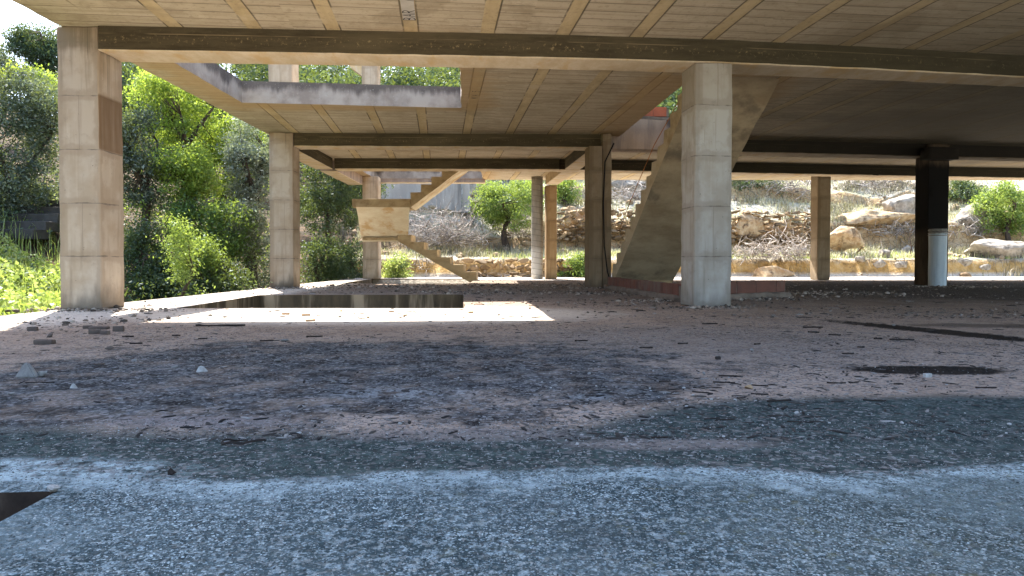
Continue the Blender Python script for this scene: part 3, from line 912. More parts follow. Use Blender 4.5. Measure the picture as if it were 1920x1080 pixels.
# ------------------------------------------------------------------ vegetation generators
def leaf_quads(centers, size, aspect=.42, droop=0.0, jitter=.35):
    """one diamond leaf per centre, random direction"""
    n = len(centers)
    d = rng.normal(size=(n, 3)); d[:, 2] -= droop; d /= np.linalg.norm(d, axis=1, keepdims=True)
    s = rng.normal(size=(n, 3)); s -= (s * d).sum(1, keepdims=True) * d; s /= np.linalg.norm(s, axis=1, keepdims=True)
    L = size * (1 + jitter * rng.normal(size=(n, 1))).clip(.4, 1.8); W = L * aspect
    nn = np.cross(d, s)
    v = np.empty((n, 4, 3))
    v[:, 0] = centers - d * L * .5
    v[:, 1] = centers + s * W * .5 + nn * W * .12
    v[:, 2] = centers + d * L * .5
    v[:, 3] = centers - s * W * .5 + nn * W * .12
    return v.reshape(-1, 3), np.arange(n * 4).reshape(-1, 4)


def crown_clusters(n, rad, center, seed, shell=.35):
    r = np.random.default_rng(seed)
    out = []
    lob = [(r.normal(size=3) * .55, .45 + .3 * r.random()) for _ in range(7)]
    while len(out) < n:
        p = r.uniform(-1, 1, 3)
        q = np.linalg.norm(p)
        if q > 1: continue
        ok = q < .45 or any(np.linalg.norm(p - c) < R_ for c, R_ in lob)
        if not ok or (q < shell and r.random() < .6): continue
        out.append(np.array(center) + p * np.array(rad))
    return np.array(out)


def tree(name, label, loc, rad, zc, leaf, nclus, per, lsize, crad, trunk_r=.09, seed=1, cat='tree', group=None, bend=0.2, droop=.2, aspect=.42, fork=3, skirt=0.0):
    r = random.Random(seed)
    root = tag(empty(name, loc), label, cat, group)
    cl = crown_clusters(nclus, rad, (0, 0, zc), seed)
    if skirt:
        k = int(nclus * skirt)
        extra = np.stack([rng.normal(size=k) * rad[0] * .7, rng.normal(size=k) * rad[1] * .7, rng.uniform(.05, max(.1, zc - rad[2] * .4), k)], -1)
        cl = np.concatenate([cl, extra])
    acc = Acc()
    # trunk and limbs
    hb = max(.15, zc - rad[2] * .55)
    tr = [Vector((0, 0, -.25))]
    for k in range(1, 6):
        t = k / 5
        tr.append(Vector((bend * math.sin(t * 2.2 + seed) * t, bend * math.cos(t * 1.7 + seed) * t * .6, hb * t)))
    acc.tube(tr, [trunk_r * (1.35 - .6 * k / 5) for k in range(6)], 8)
    limbs = []
    for k in range(fork):
        a = 2 * math.pi * (k + r.random() * .6) / fork
        end = Vector((math.cos(a) * rad[0] * .5, math.sin(a) * rad[1] * .5, zc + rad[2] * r.uniform(-.1, .5)))
        mid = tr[-1].lerp(end, .5) + Vector((r.uniform(-.1, .1), r.uniform(-.1, .1), .12)) * rad[0]
        pts = [tr[-1] * ((1 - t) ** 2) + mid * (2 * t * (1 - t)) + end * (t * t) for t in (0, .25, .5, .75, 1)]
        acc.tube(pts, [trunk_r * .72 * (1 - .17 * i) for i in range(5)], 6)
        limbs += pts[1:]
    for c in cl[: min(len(cl), 90)]:
        c = Vector(c)
        s = min(limbs, key=lambda q: (q - c).length)
        mid = s.lerp(c, .5) + Vector((0, 0, -.08 * (c - s).length))
        acc.tube([s, mid, c], [trunk_r * .16, trunk_r * .1, trunk_r * .04], 4)
    link('trunk', acc.mesh('trunk'), root, (M['bark'],))
    n = len(cl)
    cs = np.repeat(rng.uniform(.5, 1.05, n), per)[:, None]
    cen = np.repeat(cl, per, 0) + rng.normal(size=(n * per, 3)) * crad * .88 * cs * np.array((1, 1, .75))
    v, q = leaf_quads(cen, lsize, aspect, droop)
    link('crown', mesh_np('crown', v, quads=q), root, (M[leaf],))
    return root


def at(px, D): return (px - 960) / 1280 * D


def T(label, px, D, py_c, rpx, rpy, leaf, nclus=90, per=150, lsize=.055, crad=.2, seed=1, name='tree', cat='tree', depth=None, **kw):
    """a tree whose crown is centred at distance D; sizes measured as angles at that distance"""
    x = at(px, D); z0 = tz(x, D); zc = CAMZ + (490 - py_c) / 1280 * D - z0
    rx, rz = rpx / 1280 * D, rpy / 1280 * D
    return tree(name, label, (x, D, z0), (rx, depth or rx, rz), zc, leaf, nclus, per, lsize, crad, seed=seed, cat=cat, **kw)


T('broad grey-green olive tree at the far left beside the pale tan column', 40, 14.5, 285, 105, 150, 'olive', 170, 190, .06, .2, 3, skirt=.25)
T('dark round evergreen tree standing against the white sky', 80, 23, 88, 46, 66, 'oak', 110, 190, .075, .26, 5)
T('pale hazy tree at the left edge below the white sky', 8, 26, 128, 45, 45, 'olive', 60, 150, .09, .3, 7)
T('sunlit yellow-green tree top behind the olive at the far left', 62, 19, 150, 52, 17, 'lime', 26, 110, .08, .2, 11)
T('tall bright lime-green tree right of the pale tan column', 345, 15.5, 225, 110, 92, 'lime', 150, 170, .062, .19, 13, skirt=.25)
T('bushy green tree in front of the lime-green tree', 345, 14.4, 330, 62, 62, 'lime', 70, 150, .055, .18, 18, skirt=.2)
T('leafy yellow-green tree under the sloping ceiling edge', 420, 17, 270, 75, 90, 'lime', 110, 170, .07, .22, 17, skirt=.3)
T('grey-green olive tree tucked behind the pale tan column', 262, 14.2, 300, 70, 95, 'olive', 100, 170, .058, .19, 19, skirt=.2)
T('silvery olive tree close left of the second left column', 478, 15.5, 320, 52, 105, 'silver', 100, 170, .055, .18, 23, skirt=.2)
T('silvery shrub at the foot of the second left column', 470, 14.2, 440, 44, 60, 'silver', 60, 150, .05, .15, 29, name='shrub', cat='shrub', trunk_r=.04, skirt=.3)
T('bright lime shrub glowing in the middle of the dark undergrowth', 335, 10.6, 474, 32, 66, 'almond', 26, 110, .042, .12, 131, name='shrub', cat='shrub', trunk_r=.025, skirt=.3)
T('small lime shrub, right of the glowing tall one', 382, 11.6, 470, 30, 34, 'green', 26, 120, .045, .15, 33, name='shrub', cat='shrub', trunk_r=.025, skirt=.3)
T('dark green bush low beside the pale tan column', 282, 12.2, 480, 55, 75, 'oak', 70, 170, .05, .16, 37, name='bush', cat='bush', trunk_r=.04, skirt=.4)
T('mid green bush under the lime tree', 400, 13.8, 420, 75, 80, 'green', 90, 160, .055, .19, 41, name='bush', cat='bush', trunk_r=.05, skirt=.3)
T('dark leafy bush near the reddish earth bank', 395, 11.8, 510, 60, 42, 'oak', 50, 150, .05, .15, 43, name='bush', cat='bush', trunk_r=.03, skirt=.4)
T('dense dark evergreen tree between the second and third left columns', 625, 21.5, 345, 90, 95, 'oak', 140, 190, .075, .24, 47, skirt=.15)
T('small dark green bush in the shade right of the second left column', 605, 18.6, 480, 44, 46, 'oak', 44, 120, .06, .22, 53, name='bush', cat='bush', trunk_r=.04, skirt=.4)
T('low dark bush at the floor edge near the third left column', 655, 21, 500, 38, 34, 'oak', 40, 120, .07, .18, 59, name='bush', cat='bush', trunk_r=.04, skirt=.4)
T('fresh green weed bush under the turning stair', 745, 22.2, 505, 22, 26, 'weed', 26, 90, .08, .15, 61, name='bush', cat='bush', trunk_r=.03, skirt=.4)
T('leafy almond tree with a forked dark trunk behind the round column', 952, 26.2, 380, 66, 60, 'almond', 130, 160, .08, .22, 67, trunk_r=.11, bend=.35)
T('light green tree peeking out right of the orange column', 1062, 28.5, 362, 26, 28, 'almond', 40, 110, .09, .2, 71)
T('bright green tree at the right edge behind the rocks', 1893, 27, 388, 62, 56, 'almond', 110, 150, .09, .23, 73)
T('green bush beside the stone wall near the tan cable column', 1078, 22.6, 500, 26, 22, 'green', 26, 90, .07, .14, 79, name='bush', cat='bush', trunk_r=.03, skirt=.4)
T('dark bush on the slope right of the grey column', 1405, 31, 352, 50, 24, 'oak', 50, 110, .09, .26, 83, name='bush', cat='bush', trunk_r=.05, skirt=.3)
T('dark bush on the slope behind the soot blackened column', 1800, 31, 365, 40, 26, 'oak', 40, 110, .09, .26, 89, name='bush', cat='bush', trunk_r=.05, skirt=.3)

# wood on the hillside: one mass
vs, qs, nb = [], [], 0
for k in range(120):
    D = rng.uniform(34, 74); rr = rng.uniform(-.66, .30)
    if rr < -.55 and D > 40: continue
    x = rr * D; z0 = tz(x, D); h = rng.uniform(3.2, 6.0); w = rng.uniform(1.6, 2.6)
    cl = crown_clusters(36, (w, w, h * .45), (x, D, z0 + h * .52), 1000 + k)
    cen = np.repeat(cl, 60, 0) + rng.normal(size=(36 * 60, 3)) * .38
    v, q = leaf_quads(cen, .22, .5)
    vs.append(v); qs.append(q + nb); nb += len(v)
wood = link('hillside_wood', mesh_np('hillside_wood', np.concatenate(vs), quads=np.concatenate(qs)), None, (M['oak'],))
tag(wood, 'dark green wood covering the hillside behind the building', 'wood', kind='stuff')


def blades(pts, h, w, lean=.5):
    n = len(pts)
    a = rng.uniform(0, 2 * np.pi, n); L = h * rng.uniform(.45, 1.25, n)
    dirs = np.stack([np.cos(a), np.sin(a), np.zeros(n)], -1); side = np.stack([-np.sin(a), np.cos(a), np.zeros(n)], -1)
    k = rng.uniform(.1, 1, n)[:, None] * lean
    mid = pts + dirs * (L[:, None] * .25 * k) + np.array((0, 0, 1)) * L[:, None] * .55
    tip = pts + dirs * (L[:, None] * .75 * k) + np.array((0, 0, 1)) * L[:, None] * (1 - .35 * k)
    v = np.empty((n, 5, 3)); ww = w * rng.uniform(.6, 1.3, n)[:, None]
    v[:, 0] = pts - side * ww / 2; v[:, 1] = pts + side * ww / 2
    v[:, 2] = mid + side * ww * .4; v[:, 3] = mid - side * ww * .4; v[:, 4] = tip
    b = np.arange(n)[:, None] * 5
    tri = np.concatenate([b + np.array((0, 1, 2)), b + np.array((0, 2, 3)), b + np.array((3, 2, 4))], 0)
    return v.reshape(-1, 3), tri


def scatter(n, x0, x1, y0, y1, dens=None):
    x = rng.uniform(x0, x1, n); y = rng.uniform(y0, y1, n)
    if dens is not None:
        k = rng.random(n) < dens(x, y); x, y = x[k], y[k]
    return np.stack([x, y, terr(x, y)], -1)


# tall weeds, sunlit, on the left
pts = scatter(34000, -14, -4.95, 5.5, 12.5, lambda x, y: np.where(x / y < -.615, 1, 0))
hh = .35 + .25 * np.clip(nz2(pts[:, 0], pts[:, 1], 1.6), -.6, 1)
stem = np.repeat(pts, 5, 0)
c = stem + np.stack([rng.normal(size=len(stem)) * .04, rng.normal(size=len(stem)) * .04, rng.uniform(.05, 1.0, len(stem)) * np.repeat(hh, 5) * 1.25], -1)
v1, q1 = leaf_quads(c, .065, .55)
tag(link('weeds', mesh_np('weeds', v1, quads=q1), None, (M['weed'],)), 'sunlit tall green weeds along the left edge of the floor', 'weeds', kind='stuff')
v, t = blades(scatter(9000, -14, -4.9, 5, 17, lambda x, y: np.where(x / y < -.615, 1, 0)), .5, .016)
tag(link('grass', mesh_np('grass', v, tris=t), None, (M['weed'],)), 'green grass blades among the weeds left of the floor', 'grass', kind='stuff')
# low shaded undergrowth below the trees
pts = scatter(9000, -12, -4.9, 10, 24, lambda x, y: np.where(x > -5.2 - .0 * y, .5, 1) * np.clip(.55 + nz2(x, y, 1.3), 0, 1))
stem = np.repeat(pts, 5, 0); c = stem + np.stack([rng.normal(size=len(stem)) * .08, rng.normal(size=len(stem)) * .08, rng.uniform(0, .55, len(stem))], -1)
v, q = leaf_quads(c, .06, .45)
tag(link('undergrowth', mesh_np('undergrowth', v, quads=q), None, (M['oak'],)), 'shaded green undergrowth below the trees on the left', 'undergrowth', kind='stuff')
# dry straw grass on the terraces
pts = scatter(60000, -6, 23, 23.2, 33, lambda x, y: (terr(x, y) > .52) * np.clip(.45 + nz2(x, y, .9) * 1.1, .05, 1))
v, t = blades(pts, .24, .018, .9)
tag(link('dry_grass', mesh_np('dry_grass', v, tris=t), None, (M['dry'],)), 'pale dry straw grass on the sunlit terraces behind the building', 'dry grass', kind='stuff')
pts = scatter(12000, -1, 22, 23.0, 25.2, lambda x, y: (terr(x, y) > .52) * np.clip(.35 + nz2(x, y, 1.7) * 1.1, .0, 1))
v, t = blades(pts, .16, .016, .9)
tag(link('grass', mesh_np('grass', v, tris=t), None, (M['weed'],)), 'low green grass on top of the orange earth bank', 'grass', kind='stuff')


# ------------------------------------------------------------------ rocks and walls on the terraces
def hull_points(seed, n, sx, sy, sz):
    r = random.Random(seed); bm = bmesh.new()
    for _ in range(n):
        v = Vector((r.gauss(0, 1), r.gauss(0, 1), r.gauss(0, 1))).normalized() * r.uniform(.78, 1.12)
        bm.verts.new((v.x * sx, v.y * sy, v.z * sz))
    res = bmesh.ops.convex_hull(bm, input=bm.verts)
    bmesh.ops.delete(bm, geom=[e for e in res['geom_interior'] if isinstance(e, bmesh.types.BMVert)], context='VERTS')
    loose = [v for v in bm.verts if not v.link_faces]
    if loose: bmesh.ops.delete(bm, geom=loose, context='VERTS')
    return bm


def rock_mesh(name, sx, sy, sz, seed, sub=3, rough=.35):
    bm = hull_points(seed, 22 if sub > 2 else 14, sx, sy, sz)
    m = min(sx, sy, sz)
    bmesh.ops.bevel(bm, geom=list(bm.edges), offset=m * .07, segments=1, affect='EDGES')
    bmesh.ops.subdivide_edges(bm, edges=list(bm.edges), cuts=max(1, sub), use_grid_fill=True)
    bmesh.ops.triangulate(bm, faces=list(bm.faces))
    off = Vector((seed * 2.3, seed * 5.1, seed * .7))
    for v in bm.verts:
        q = Vector((v.co.x / sx, v.co.y / sy, v.co.z / sz))
        v.co += (mnoise.noise_vector(q * 2.2 + off) * .09 + mnoise.noise_vector(q * 6 + off) * .045 - q * abs(mnoise.noise(q * 3.3 + off)) * .10) * m
    return bm_mesh(name, bm, 32)


def ray_ground(px, py, D0=22.6):
    x0, k = (px - 960) / 1280, (490 - py) / 1280
    for D in np.arange(D0, 60, .05):
        if tz(x0 * D, D) >= CAMZ + k * D: return D
    return 30.0


def rock(label, px, py, D, w, h, seed, mat='boulder', d=None, group=None, name='boulder', cat='boulder', fix=False):
    hp = h / D * 1280; D2 = D if fix else ray_ground(px, py + hp * .32); k = D2 / D
    w, h, d = w * k, h * k, (d or w * .7) * k
    o = link(name, rock_mesh(name, w * .62, d / 2, h * .74, seed, 4), None, (M[mat],))
    o.location = (at(px, D2), D2 + d * .15, CAMZ + (490 - py) / 1280 * D2)
    return tag(o, label, cat, group)


rock('big orange boulder in the stone wall right of the grey column', 1404, 422, 26.3, 1.15, .85, 3, fix=True)
rock('sun-bleached boulder beside the rear tan column, orange below', 1583, 450, 24.9, 1.3, .72, 5, fix=True)
rock('long grey rock outcrop at the right edge under the green tree', 1885, 470, 24.6, 2.3, .70, 9, 'boulder_grey', fix=True)
rock('ledge of layered rock high between the rear and blackened columns', 1650, 412, 27.5, 3.0, .62, 11)
rock('dark broken rocks close left of the soot blackened column', 1695, 395, 28.0, 1.4, 1.1, 13, 'boulder_grey')
rock('grey rock slope right of the soot blackened column', 1830, 410, 27.5, 1.9, .9, 15, 'boulder_grey')
rock('pale rock lying high behind the stair, under the ceiling edge', 1178, 352, 29.5, 1.5, .5, 17, 'boulder_grey')
rock('brown boulder between the orange column and the cable column', 1080, 415, 26.0, .9, .9, 19)
rock('low orange earth lump in the bank right of the grey column', 1452, 513, 23.1, 1.5, .36, 21)
rock('small round stone below the sun-bleached boulder', 1571, 470, 24.8, .42, .26, 23, 'boulder_grey')
for i, (px, py, w, h) in enumerate(((1660, 478, .5, .3), (1702, 470, .4, .28), (1650, 496, .45, .25), (1615, 486, .36, .2), (1690, 497, .5, .25), (1745, 480, .5, .3), (1808, 492, .6, .28), (1846, 502, .5, .22))):
    rock('weathered stone scattered on the pale terrace behind the blackened column', px, py, 24.0 - .05 * i, w, h, 31 + i, 'boulder_grey', group='stones on the pale terrace', name='stone', cat='stone')


def stone_wall(label, x0, x1, y, z0, z1, seed, mat='wall_stone', dy=.05):
    r = random.Random(seed); bm = bmesh.new()
    z = z0
    while z < z1:
        hgt = r.uniform(.10, .22); x = x0 + r.uniform(-.3, .1)
        while x < x1:
            w = r.uniform(.10, .44); rot = r.uniform(-.3, .3); jz = r.uniform(-.06, .06); jy = r.uniform(-.10, .06); fat = r.uniform(.7, 1.15)
            t = hull_points(r.randrange(10 ** 6), 13, w * .60, .20, hgt * .66 * fat)
            bmesh.ops.bevel(t, geom=list(t.edges), offset=min(w, hgt) * .05, segments=1, affect='EDGES')
            for v in t.verts:
                q = v.co.copy(); q = Vector((q.x * math.cos(rot) - q.z * math.sin(rot), q.y, q.x * math.sin(rot) + q.z * math.cos(rot)))
                v.co = Vector((x + w / 2 + q.x, y + (x - x0) * dy + q.y + jy, z + hgt / 2 + q.z + jz))
            me_ = bpy.data.meshes.new('t'); t.to_mesh(me_); t.free(); bm.from_mesh(me_); bpy.data.meshes.remove(me_)
            x += w
        z += hgt
    o = link('stone_wall', bm_mesh('stone_wall', bm, 40), None, (M[mat],))
    return tag(o, label, 'stone wall')


stone_wall('low dry stone wall with weeds behind the round column', -1.7, 2.6, 22.75, -.05, .58, 1)
stone_wall('dry stone retaining wall on the terrace right of the grey column', 8.2, 11.8, 26.3, 1.2, 2.35, 2)
stone_wall('dry stone retaining wall seen between cable column and inclined stair', 1.8, 5.6, 26.1, 1.3, 2.5, 3)


# dry brush piles
def brush(label, px, py, D, w, h, n, seed, mat='twig', thick=.012):
    r = random.Random(seed); acc = Acc()
    for k in range(int(n * .62)):
        p = Vector((max(-.6, min(.6, r.gauss(0, .30))) * w, max(-.3, min(.3, r.gauss(0, .14))) * w, min(.6, abs(r.gauss(0, .28))) * h))
        d = Vector((r.uniform(-1, 1), r.uniform(-.6, .6), r.uniform(-.25, 1.0))).normalized()
        L = r.uniform(.25, .75) * w * .55; pts = [p]
        for s in range(5):
            d = (d + Vector((r.uniform(-.4, .4), r.uniform(-.4, .4), r.uniform(-.35, .2)))).normalized()
            pts.append(pts[-1] + d * L / 5)
        t = thick * r.choice((.5, .7, .9, 1.2, 2.2))
        acc.tube(pts, [t * (1 - .14 * i) for i in range(6)], 3)
    D2 = max(ray_ground(px, py + h / D * 1280 * .15), 23.3); z = CAMZ + (490 - py) / 1280 * D2 - .05 * h; x = at(px, D2); D = D2
    o = link('brush_pile', acc.mesh('brush_pile'), None, (M[mat],)); o.location = (x, D, z)
    return tag(o, label, 'brush pile')


brush('tangled grey brush pile left of the rear tan column', 1480, 482, 24.6, 1.7, 1.35, 420, 1)
brush('pale dry twigs against the bank right of the grey column', 1405, 480, 24.8, 1.4, .8, 260, 2)
brush('large mass of dead grey branches behind the turning stair', 830, 455, 25.0, 2.5, 2.1, 900, 3)
brush('pale dead branches hanging beside the stair landing', 782, 440, 24.0, 1.0, 1.6, 320, 4)
brush('dry twigs under the turning stair beside the green weeds', 800, 505, 23.6, 1.3, .6, 260, 5)
brush('dead brush high on the slope between stair and grey column', 1180, 375, 29.0, 2.2, 1.0, 320, 6)
brush('dry thicket on the slope left of the rear tan column', 1470, 362, 30.0, 2.8, 1.1, 420, 7)
brush('grey thicket on the slope left of the blackened column', 1640, 352, 31.0, 3.4, .9, 420, 8)
brush('grey thicket low right of the soot blackened column', 1822, 440, 26.5, 1.6, 1.1, 320, 9)
brush('dry bramble by the almond tree trunk', 975, 445, 26.0, 1.2, .7, 200, 10)
brush('dry stalks on the slope just left of the blackened column', 1675, 440, 26.5, 1.9, .9, 300, 11)

# thin bare sapling before the blackened column
acc = Acc()
acc.tube([(0, 0, 0), (.05, 0, .35), (-.02, 0, .7), (.06, 0, 1.0), (.0, 0, 1.35)], [.025, .022, .018, .014, .006], 6)
acc.tube([(.05, 0, .35), (.2, .02, .6), (.22, 0, .8)], [.012, .009, .004], 5); acc.tube([(-.02, 0, .7), (-.2, 0, .95), (-.25, 0, 1.15)], [.012, .008, .004], 5)
o = link('sapling', acc.mesh('sapling'), None, (M['bark'],)); o.location = (at(1706, 24.4), 24.4, tz(at(1706, 24.4), 24.4)); tag(o, 'thin bare sapling just left of the soot blackened column', 'sapling')

# pale concrete house wall on the slope, with ledge and pipe
hw = tag(empty('concrete_house', (-3.6, 29.5, 2.6)), 'pale grey concrete house wall on the slope behind the turning stair', 'house')
me = rough_box('wall', 3.9, .35, 4.0, .4, .006, .012, 40); o = link('wall', me, hw, (M['wall_far'],)); o.location = (-2.1, 0, 0)
me = rough_box('ledge', 4.3, 1.3, .25, .4, .006, .012, 41); o = link('ledge', me, hw, (M['wall_far'],)); o.location = (-2.3, -1.1, -.65)
acc = Acc(); acc.tube([(0, 0, -.7), (0, 0, 2.6)], [.035, .035], 8); o = link('pipe', acc.mesh('pipe'), hw, (M['drum_rim'],)); o.location = (1.45, -.10, 0)
me = rough_box('lower_wall', 3.7, .3, 2.0, .4, .006, .012, 42); o = link('lower_wall', me, hw, (M['boulder_grey'],)); o.location = (-2.0, -.2, -2.68)

# stone steps in the shade at the far left
stp = tag(empty('stone_steps', (-10.75, 13.2, tz(-10.4, 13.0) - .25)), 'shaded grey stone steps under the olive tree at the far left', 'steps')
for k in range(5):
    me = rough_box('step', 1.5 - .16 * k, .5, .2, .3, .006, .012, 50 + k); o = link('step', me, stp, (M['step_stone'],)); o.location = (.16 * k, .36 * k, .17 * k)

# ------------------------------------------------------------------ low brick kerbs round the stair
def brick_kerb(label, a, b, h, seed, bl=.24, mat='brick'):
    a, b = Vector((*a, 0)), Vector((*b, 0)); d = b - a; L = d.length
    root = tag(empty('brick_wall', a, math.atan2(d.y, d.x)), label, 'brick wall')
    acc = bmesh.new(); r = random.Random(seed); x = 0.0
    while x < L - .05:
        w = min(bl * r.uniform(.93, 1.03), L - x)
        t = rough_box('t', w - .012, .09, h - .07 + r.uniform(-.006, .006), .12, .003, .006, seed + int(x * 10))
        for v in t.vertices: v.co += Vector((x, r.uniform(-.001, .001), .07))
        acc.from_mesh(t); bpy.data.meshes.remove(t); x += w
    link('brick_course', bm_mesh('brick_course', acc, 35), root, (M[mat],))
    me = rough_box('mortar_bed', L + .1, .20, .085, .07, .014, .02, seed); o = link('mortar_bed', me, root, (M['mortar'],)); o.location = (-.05, .0 if mat == 'brick_lit' else -.06, -.012)
    me = rough_box('mortar_joint', L, .07, h - .095, .2, .002, .004, seed + 1); o = link('mortar_joint', me, root, (M['mortar'],)); o.location = (.004, .010, .071)
    return root


brick_kerb('low red brick kerb running from the cable column to the grey column', (1.74, 12.45), (2.06, 8.45), .215, 3)
brick_kerb('short red brick kerb right of the grey column', (2.30, 8.62), (3.86, 9.62), .235, 5, .42)
brick_kerb('red hollow bricks on the upper floor at the stair opening', (2.22, 13.26), (3.05, 13.345), .25, 7, .28, 'brick_lit').location.z = TOP + .005

# orange guide cord along the stair, black cable on the column
acc = Acc(); acc.tube([(2.44, 9.75, 2.90), (2.20, 10.6, 2.30), (2.02, 11.6, 1.55), (1.90, 12.1, 1.05)], [.006] * 4, 5)
tag(link('cord', acc.mesh('cord'), None, (M['cord'],)), 'thin orange cord hanging along the left edge of the inclined stair', 'cord')
acc = Acc(); acc.tube([(1.90, 12.78, 2.70), (1.73, 12.74, 2.35), (1.70, 12.74, 1.6), (1.72, 12.74, .8), (1.78, 12.72, .3), (1.86, 12.70, .04), (1.95, 12.6, .015)], [.014] * 7, 6)
tag(link('cable', acc.mesh('cable'), None, (M['cable'],)), 'black cable running down the front of the tan column', 'cable')

# pale metal cylinder in front of the burnt column
dr = tag(empty('metal_drum', (8.55, 13.72, 0)), 'tall pale blue metal cylinder standing before the soot blackened column', 'metal drum')
acc = Acc()
zs = np.linspace(0, 1.08, 14); V = []; sides = 40
for z in zs:
    for k in range(sides):
        th = 2 * math.pi * k / sides; rr = .158 * (1 + .012 * math.cos(th * 20)) + .002 * math.sin(z * 9 + th * 2)
        V.append((rr * math.cos(th), rr * math.sin(th), z))
Fc = [(i * sides + k, i * sides + (k + 1) % sides, (i + 1) * sides + (k + 1) % sides, (i + 1) * sides + k) for i in range(len(zs) - 1) for k in range(sides)]
acc.add(V, Fc)
acc.add([(.150 * math.cos(2 * math.pi * k / 40), .150 * math.sin(2 * math.pi * k / 40), 1.075) for k in range(40)], [tuple(range(40))])
link('body', acc.mesh('body'), dr, (M['drum'],))
for z in (1.02, 1.06, 1.12):
    acc = Acc(); n = 36
    pts = []
    for k in range(n):
        for j in range(8):
            a, b = 2 * math.pi * k / n, 2 * math.pi * j / 8
            pts.append(((.162 + .010 * math.cos(b)) * math.cos(a), (.162 + .010 * math.cos(b)) * math.sin(a), z + .010 * math.sin(b)))
    Fc = [(k * 8 + j, ((k + 1) % n) * 8 + j, ((k + 1) % n) * 8 + (j + 1) % 8, k * 8 + (j + 1) % 8) for k in range(n) for j in range(8)]
    acc.add(pts, Fc); link('rim', acc.mesh('rim'), dr, (M['drum_rim'],))
acc = Acc()
V = [(.16 * math.cos(2 * math.pi * k / 40), .16 * math.sin(2 * math.pi * k / 40), z) for z in (1.06, 1.15) for k in range(40)]
acc.add(V, [(k, (k + 1) % 40, 40 + (k + 1) % 40, 40 + k) for k in range(40)])
link('collar', acc.mesh('collar'), dr, (M['rubble'],))

# ------------------------------------------------------------------ debris on the floor
def chunk(label, px, py, wpx, hpx, mat, seed, kind='rock', group=None, name='stone', cat='stone', rz=0.0):
    x, y = floor_pt(px, py); s = y / 1280
    if group and group.endswith('of the floor'): wpx, hpx = wpx * .72, hpx * .72
    w, h = wpx * s, hpx * s
    if kind == 'brick':
        me = rough_box(name, w, w * .5, h, w / 3, w * .03, w * .05, seed)
        for v in me.vertices: v.co -= Vector((w / 2, w * .25, 0))
    elif kind == 'wedge':
        bm = bmesh.new(); r = random.Random(seed)
        base = [(-.5, -.1), (.5, -.12), (.42, .3), (-.40, .28)]; topp = [(-.22, .0), (.05, .02), (.02, .16), (-.2, .15)]
        vs = [bm.verts.new((a * w, b * w, 0)) for a, b in base] + [bm.verts.new((a * w, b * w, h * r.uniform(.85, 1))) for a, b in topp]
        for f in ((0, 1, 2, 3), (4, 5, 6, 7), (0, 1, 5, 4), (1, 2, 6, 5), (2, 3, 7, 6), (3, 0, 4, 7)): bm.faces.new([vs[i] for i in f])
        bmesh.ops.bevel(bm, geom=list(bm.edges), offset=w * .06, segments=2, affect='EDGES')
        bmesh.ops.subdivide_edges(bm, edges=list(bm.edges), cuts=2)
        for v in bm.verts: v.co += mnoise.noise_vector(v.co * 25 + Vector((seed, 0, 0))) * w * .03
        me = bm_mesh(name, bm, 30)
    else:
        me = rock_mesh(name, w / 2, w / 2 * .8, h / 2 * 1.25, seed, 2, .4)
        zmin = min(v.co.z for v in me.vertices)
        for v in me.vertices: v.co.z -= zmin
    o = link(name, me, None, (M[mat],)); o.location = (x, y, -.002); o.rotation_euler = (0, 0, rz)
    return tag(o, label, cat, group)


chunk('large pale grey wedge of broken concrete near the left edge', 50, 708, 44, 30, 'rubble', 1, 'wedge')
chunk('small grey stone leaning against the large pale wedge', 80, 706, 20, 12, 'rubble', 2)
chunk('white block on the dark ash, largest white piece left of centre', 379, 697, 23, 13, 'white_stone', 3, 'wedge', rz=.3, name='block', cat='block')
chunk('small white pointed stone in front of the large pale wedge', 138, 728, 16, 11, 'white_stone', 4, 'wedge')
for i, (px, py, w, h, rz) in enumerate(((187, 617, 34, 6, .1), (178, 626, 20, 9, .5), (198, 627, 19, 8, -.4), (222, 621, 18, 10, .2), (164, 616, 16, 6, .6))):
    chunk('brown broken brick in the small heap near the pale tan column', px, py, w, h, 'brown_brick', 10 + i, 'brick', 'broken bricks heaped near the tan column', 'broken_brick', 'brick', rz)
chunk('dark broken brick on the sunlit edge left of the tan column', 61, 620, 17, 8, 'brown_brick', 20, 'brick', None, 'broken_brick', 'brick', .2)
chunk('flat grey-brown brick lying below the brick heap', 84, 645, 34, 9, 'brown_brick', 21, 'brick', None, 'broken_brick', 'brick', .15)
chunk('brown stone between the brick heap and the flat brick', 94, 632, 18, 8, 'brown_brick', 22)
chunk('brown stone alone on the pink dust right of the flat brick', 206, 655, 20, 8, 'brown_brick', 23)
for i, (px, py, w, h) in enumerate(((536, 590, 14, 4), (574, 592, 16, 4), (582, 602, 17, 4), (734, 585, 10, 3), (760, 592, 9, 3), (883, 587, 16, 4), (640, 584, 9, 3), (690, 596, 8, 3))):
    chunk('tan brick fragment lying in the bright patch of sunlight', px, py, w, h, 'tan_brick', 30 + i, 'brick', 'brick fragments in the sun patch', 'brick_fragment', 'brick', .3 * i)
for i, (px, py, w, h, m) in enumerate(((252, 677, 16, 7, 'rubble'), (228, 676, 14, 6, 'rubble'), (328, 690, 22, 9, 'rubble'), (186, 684, 32, 7, 'brown_brick'), (330, 658, 20, 8, 'brown_brick'), (520, 678, 30, 9, 'rubble'), (460, 652, 14, 6, 'rubble'),
                                        (535, 640, 26, 8, 'rubble'), (972, 664, 30, 10, 'brown_brick'), (625, 718, 14, 7, 'rubble'), (750, 795, 14, 7, 'white_stone'), (20, 740, 26, 8, 'rubble'), (640, 648, 15, 6, 'brown_brick'))):
    chunk('grey rubble stone scattered over the dusty floor on the left', px, py, w, h, m, 40 + i, 'rock', 'rubble stones on the left of the floor')
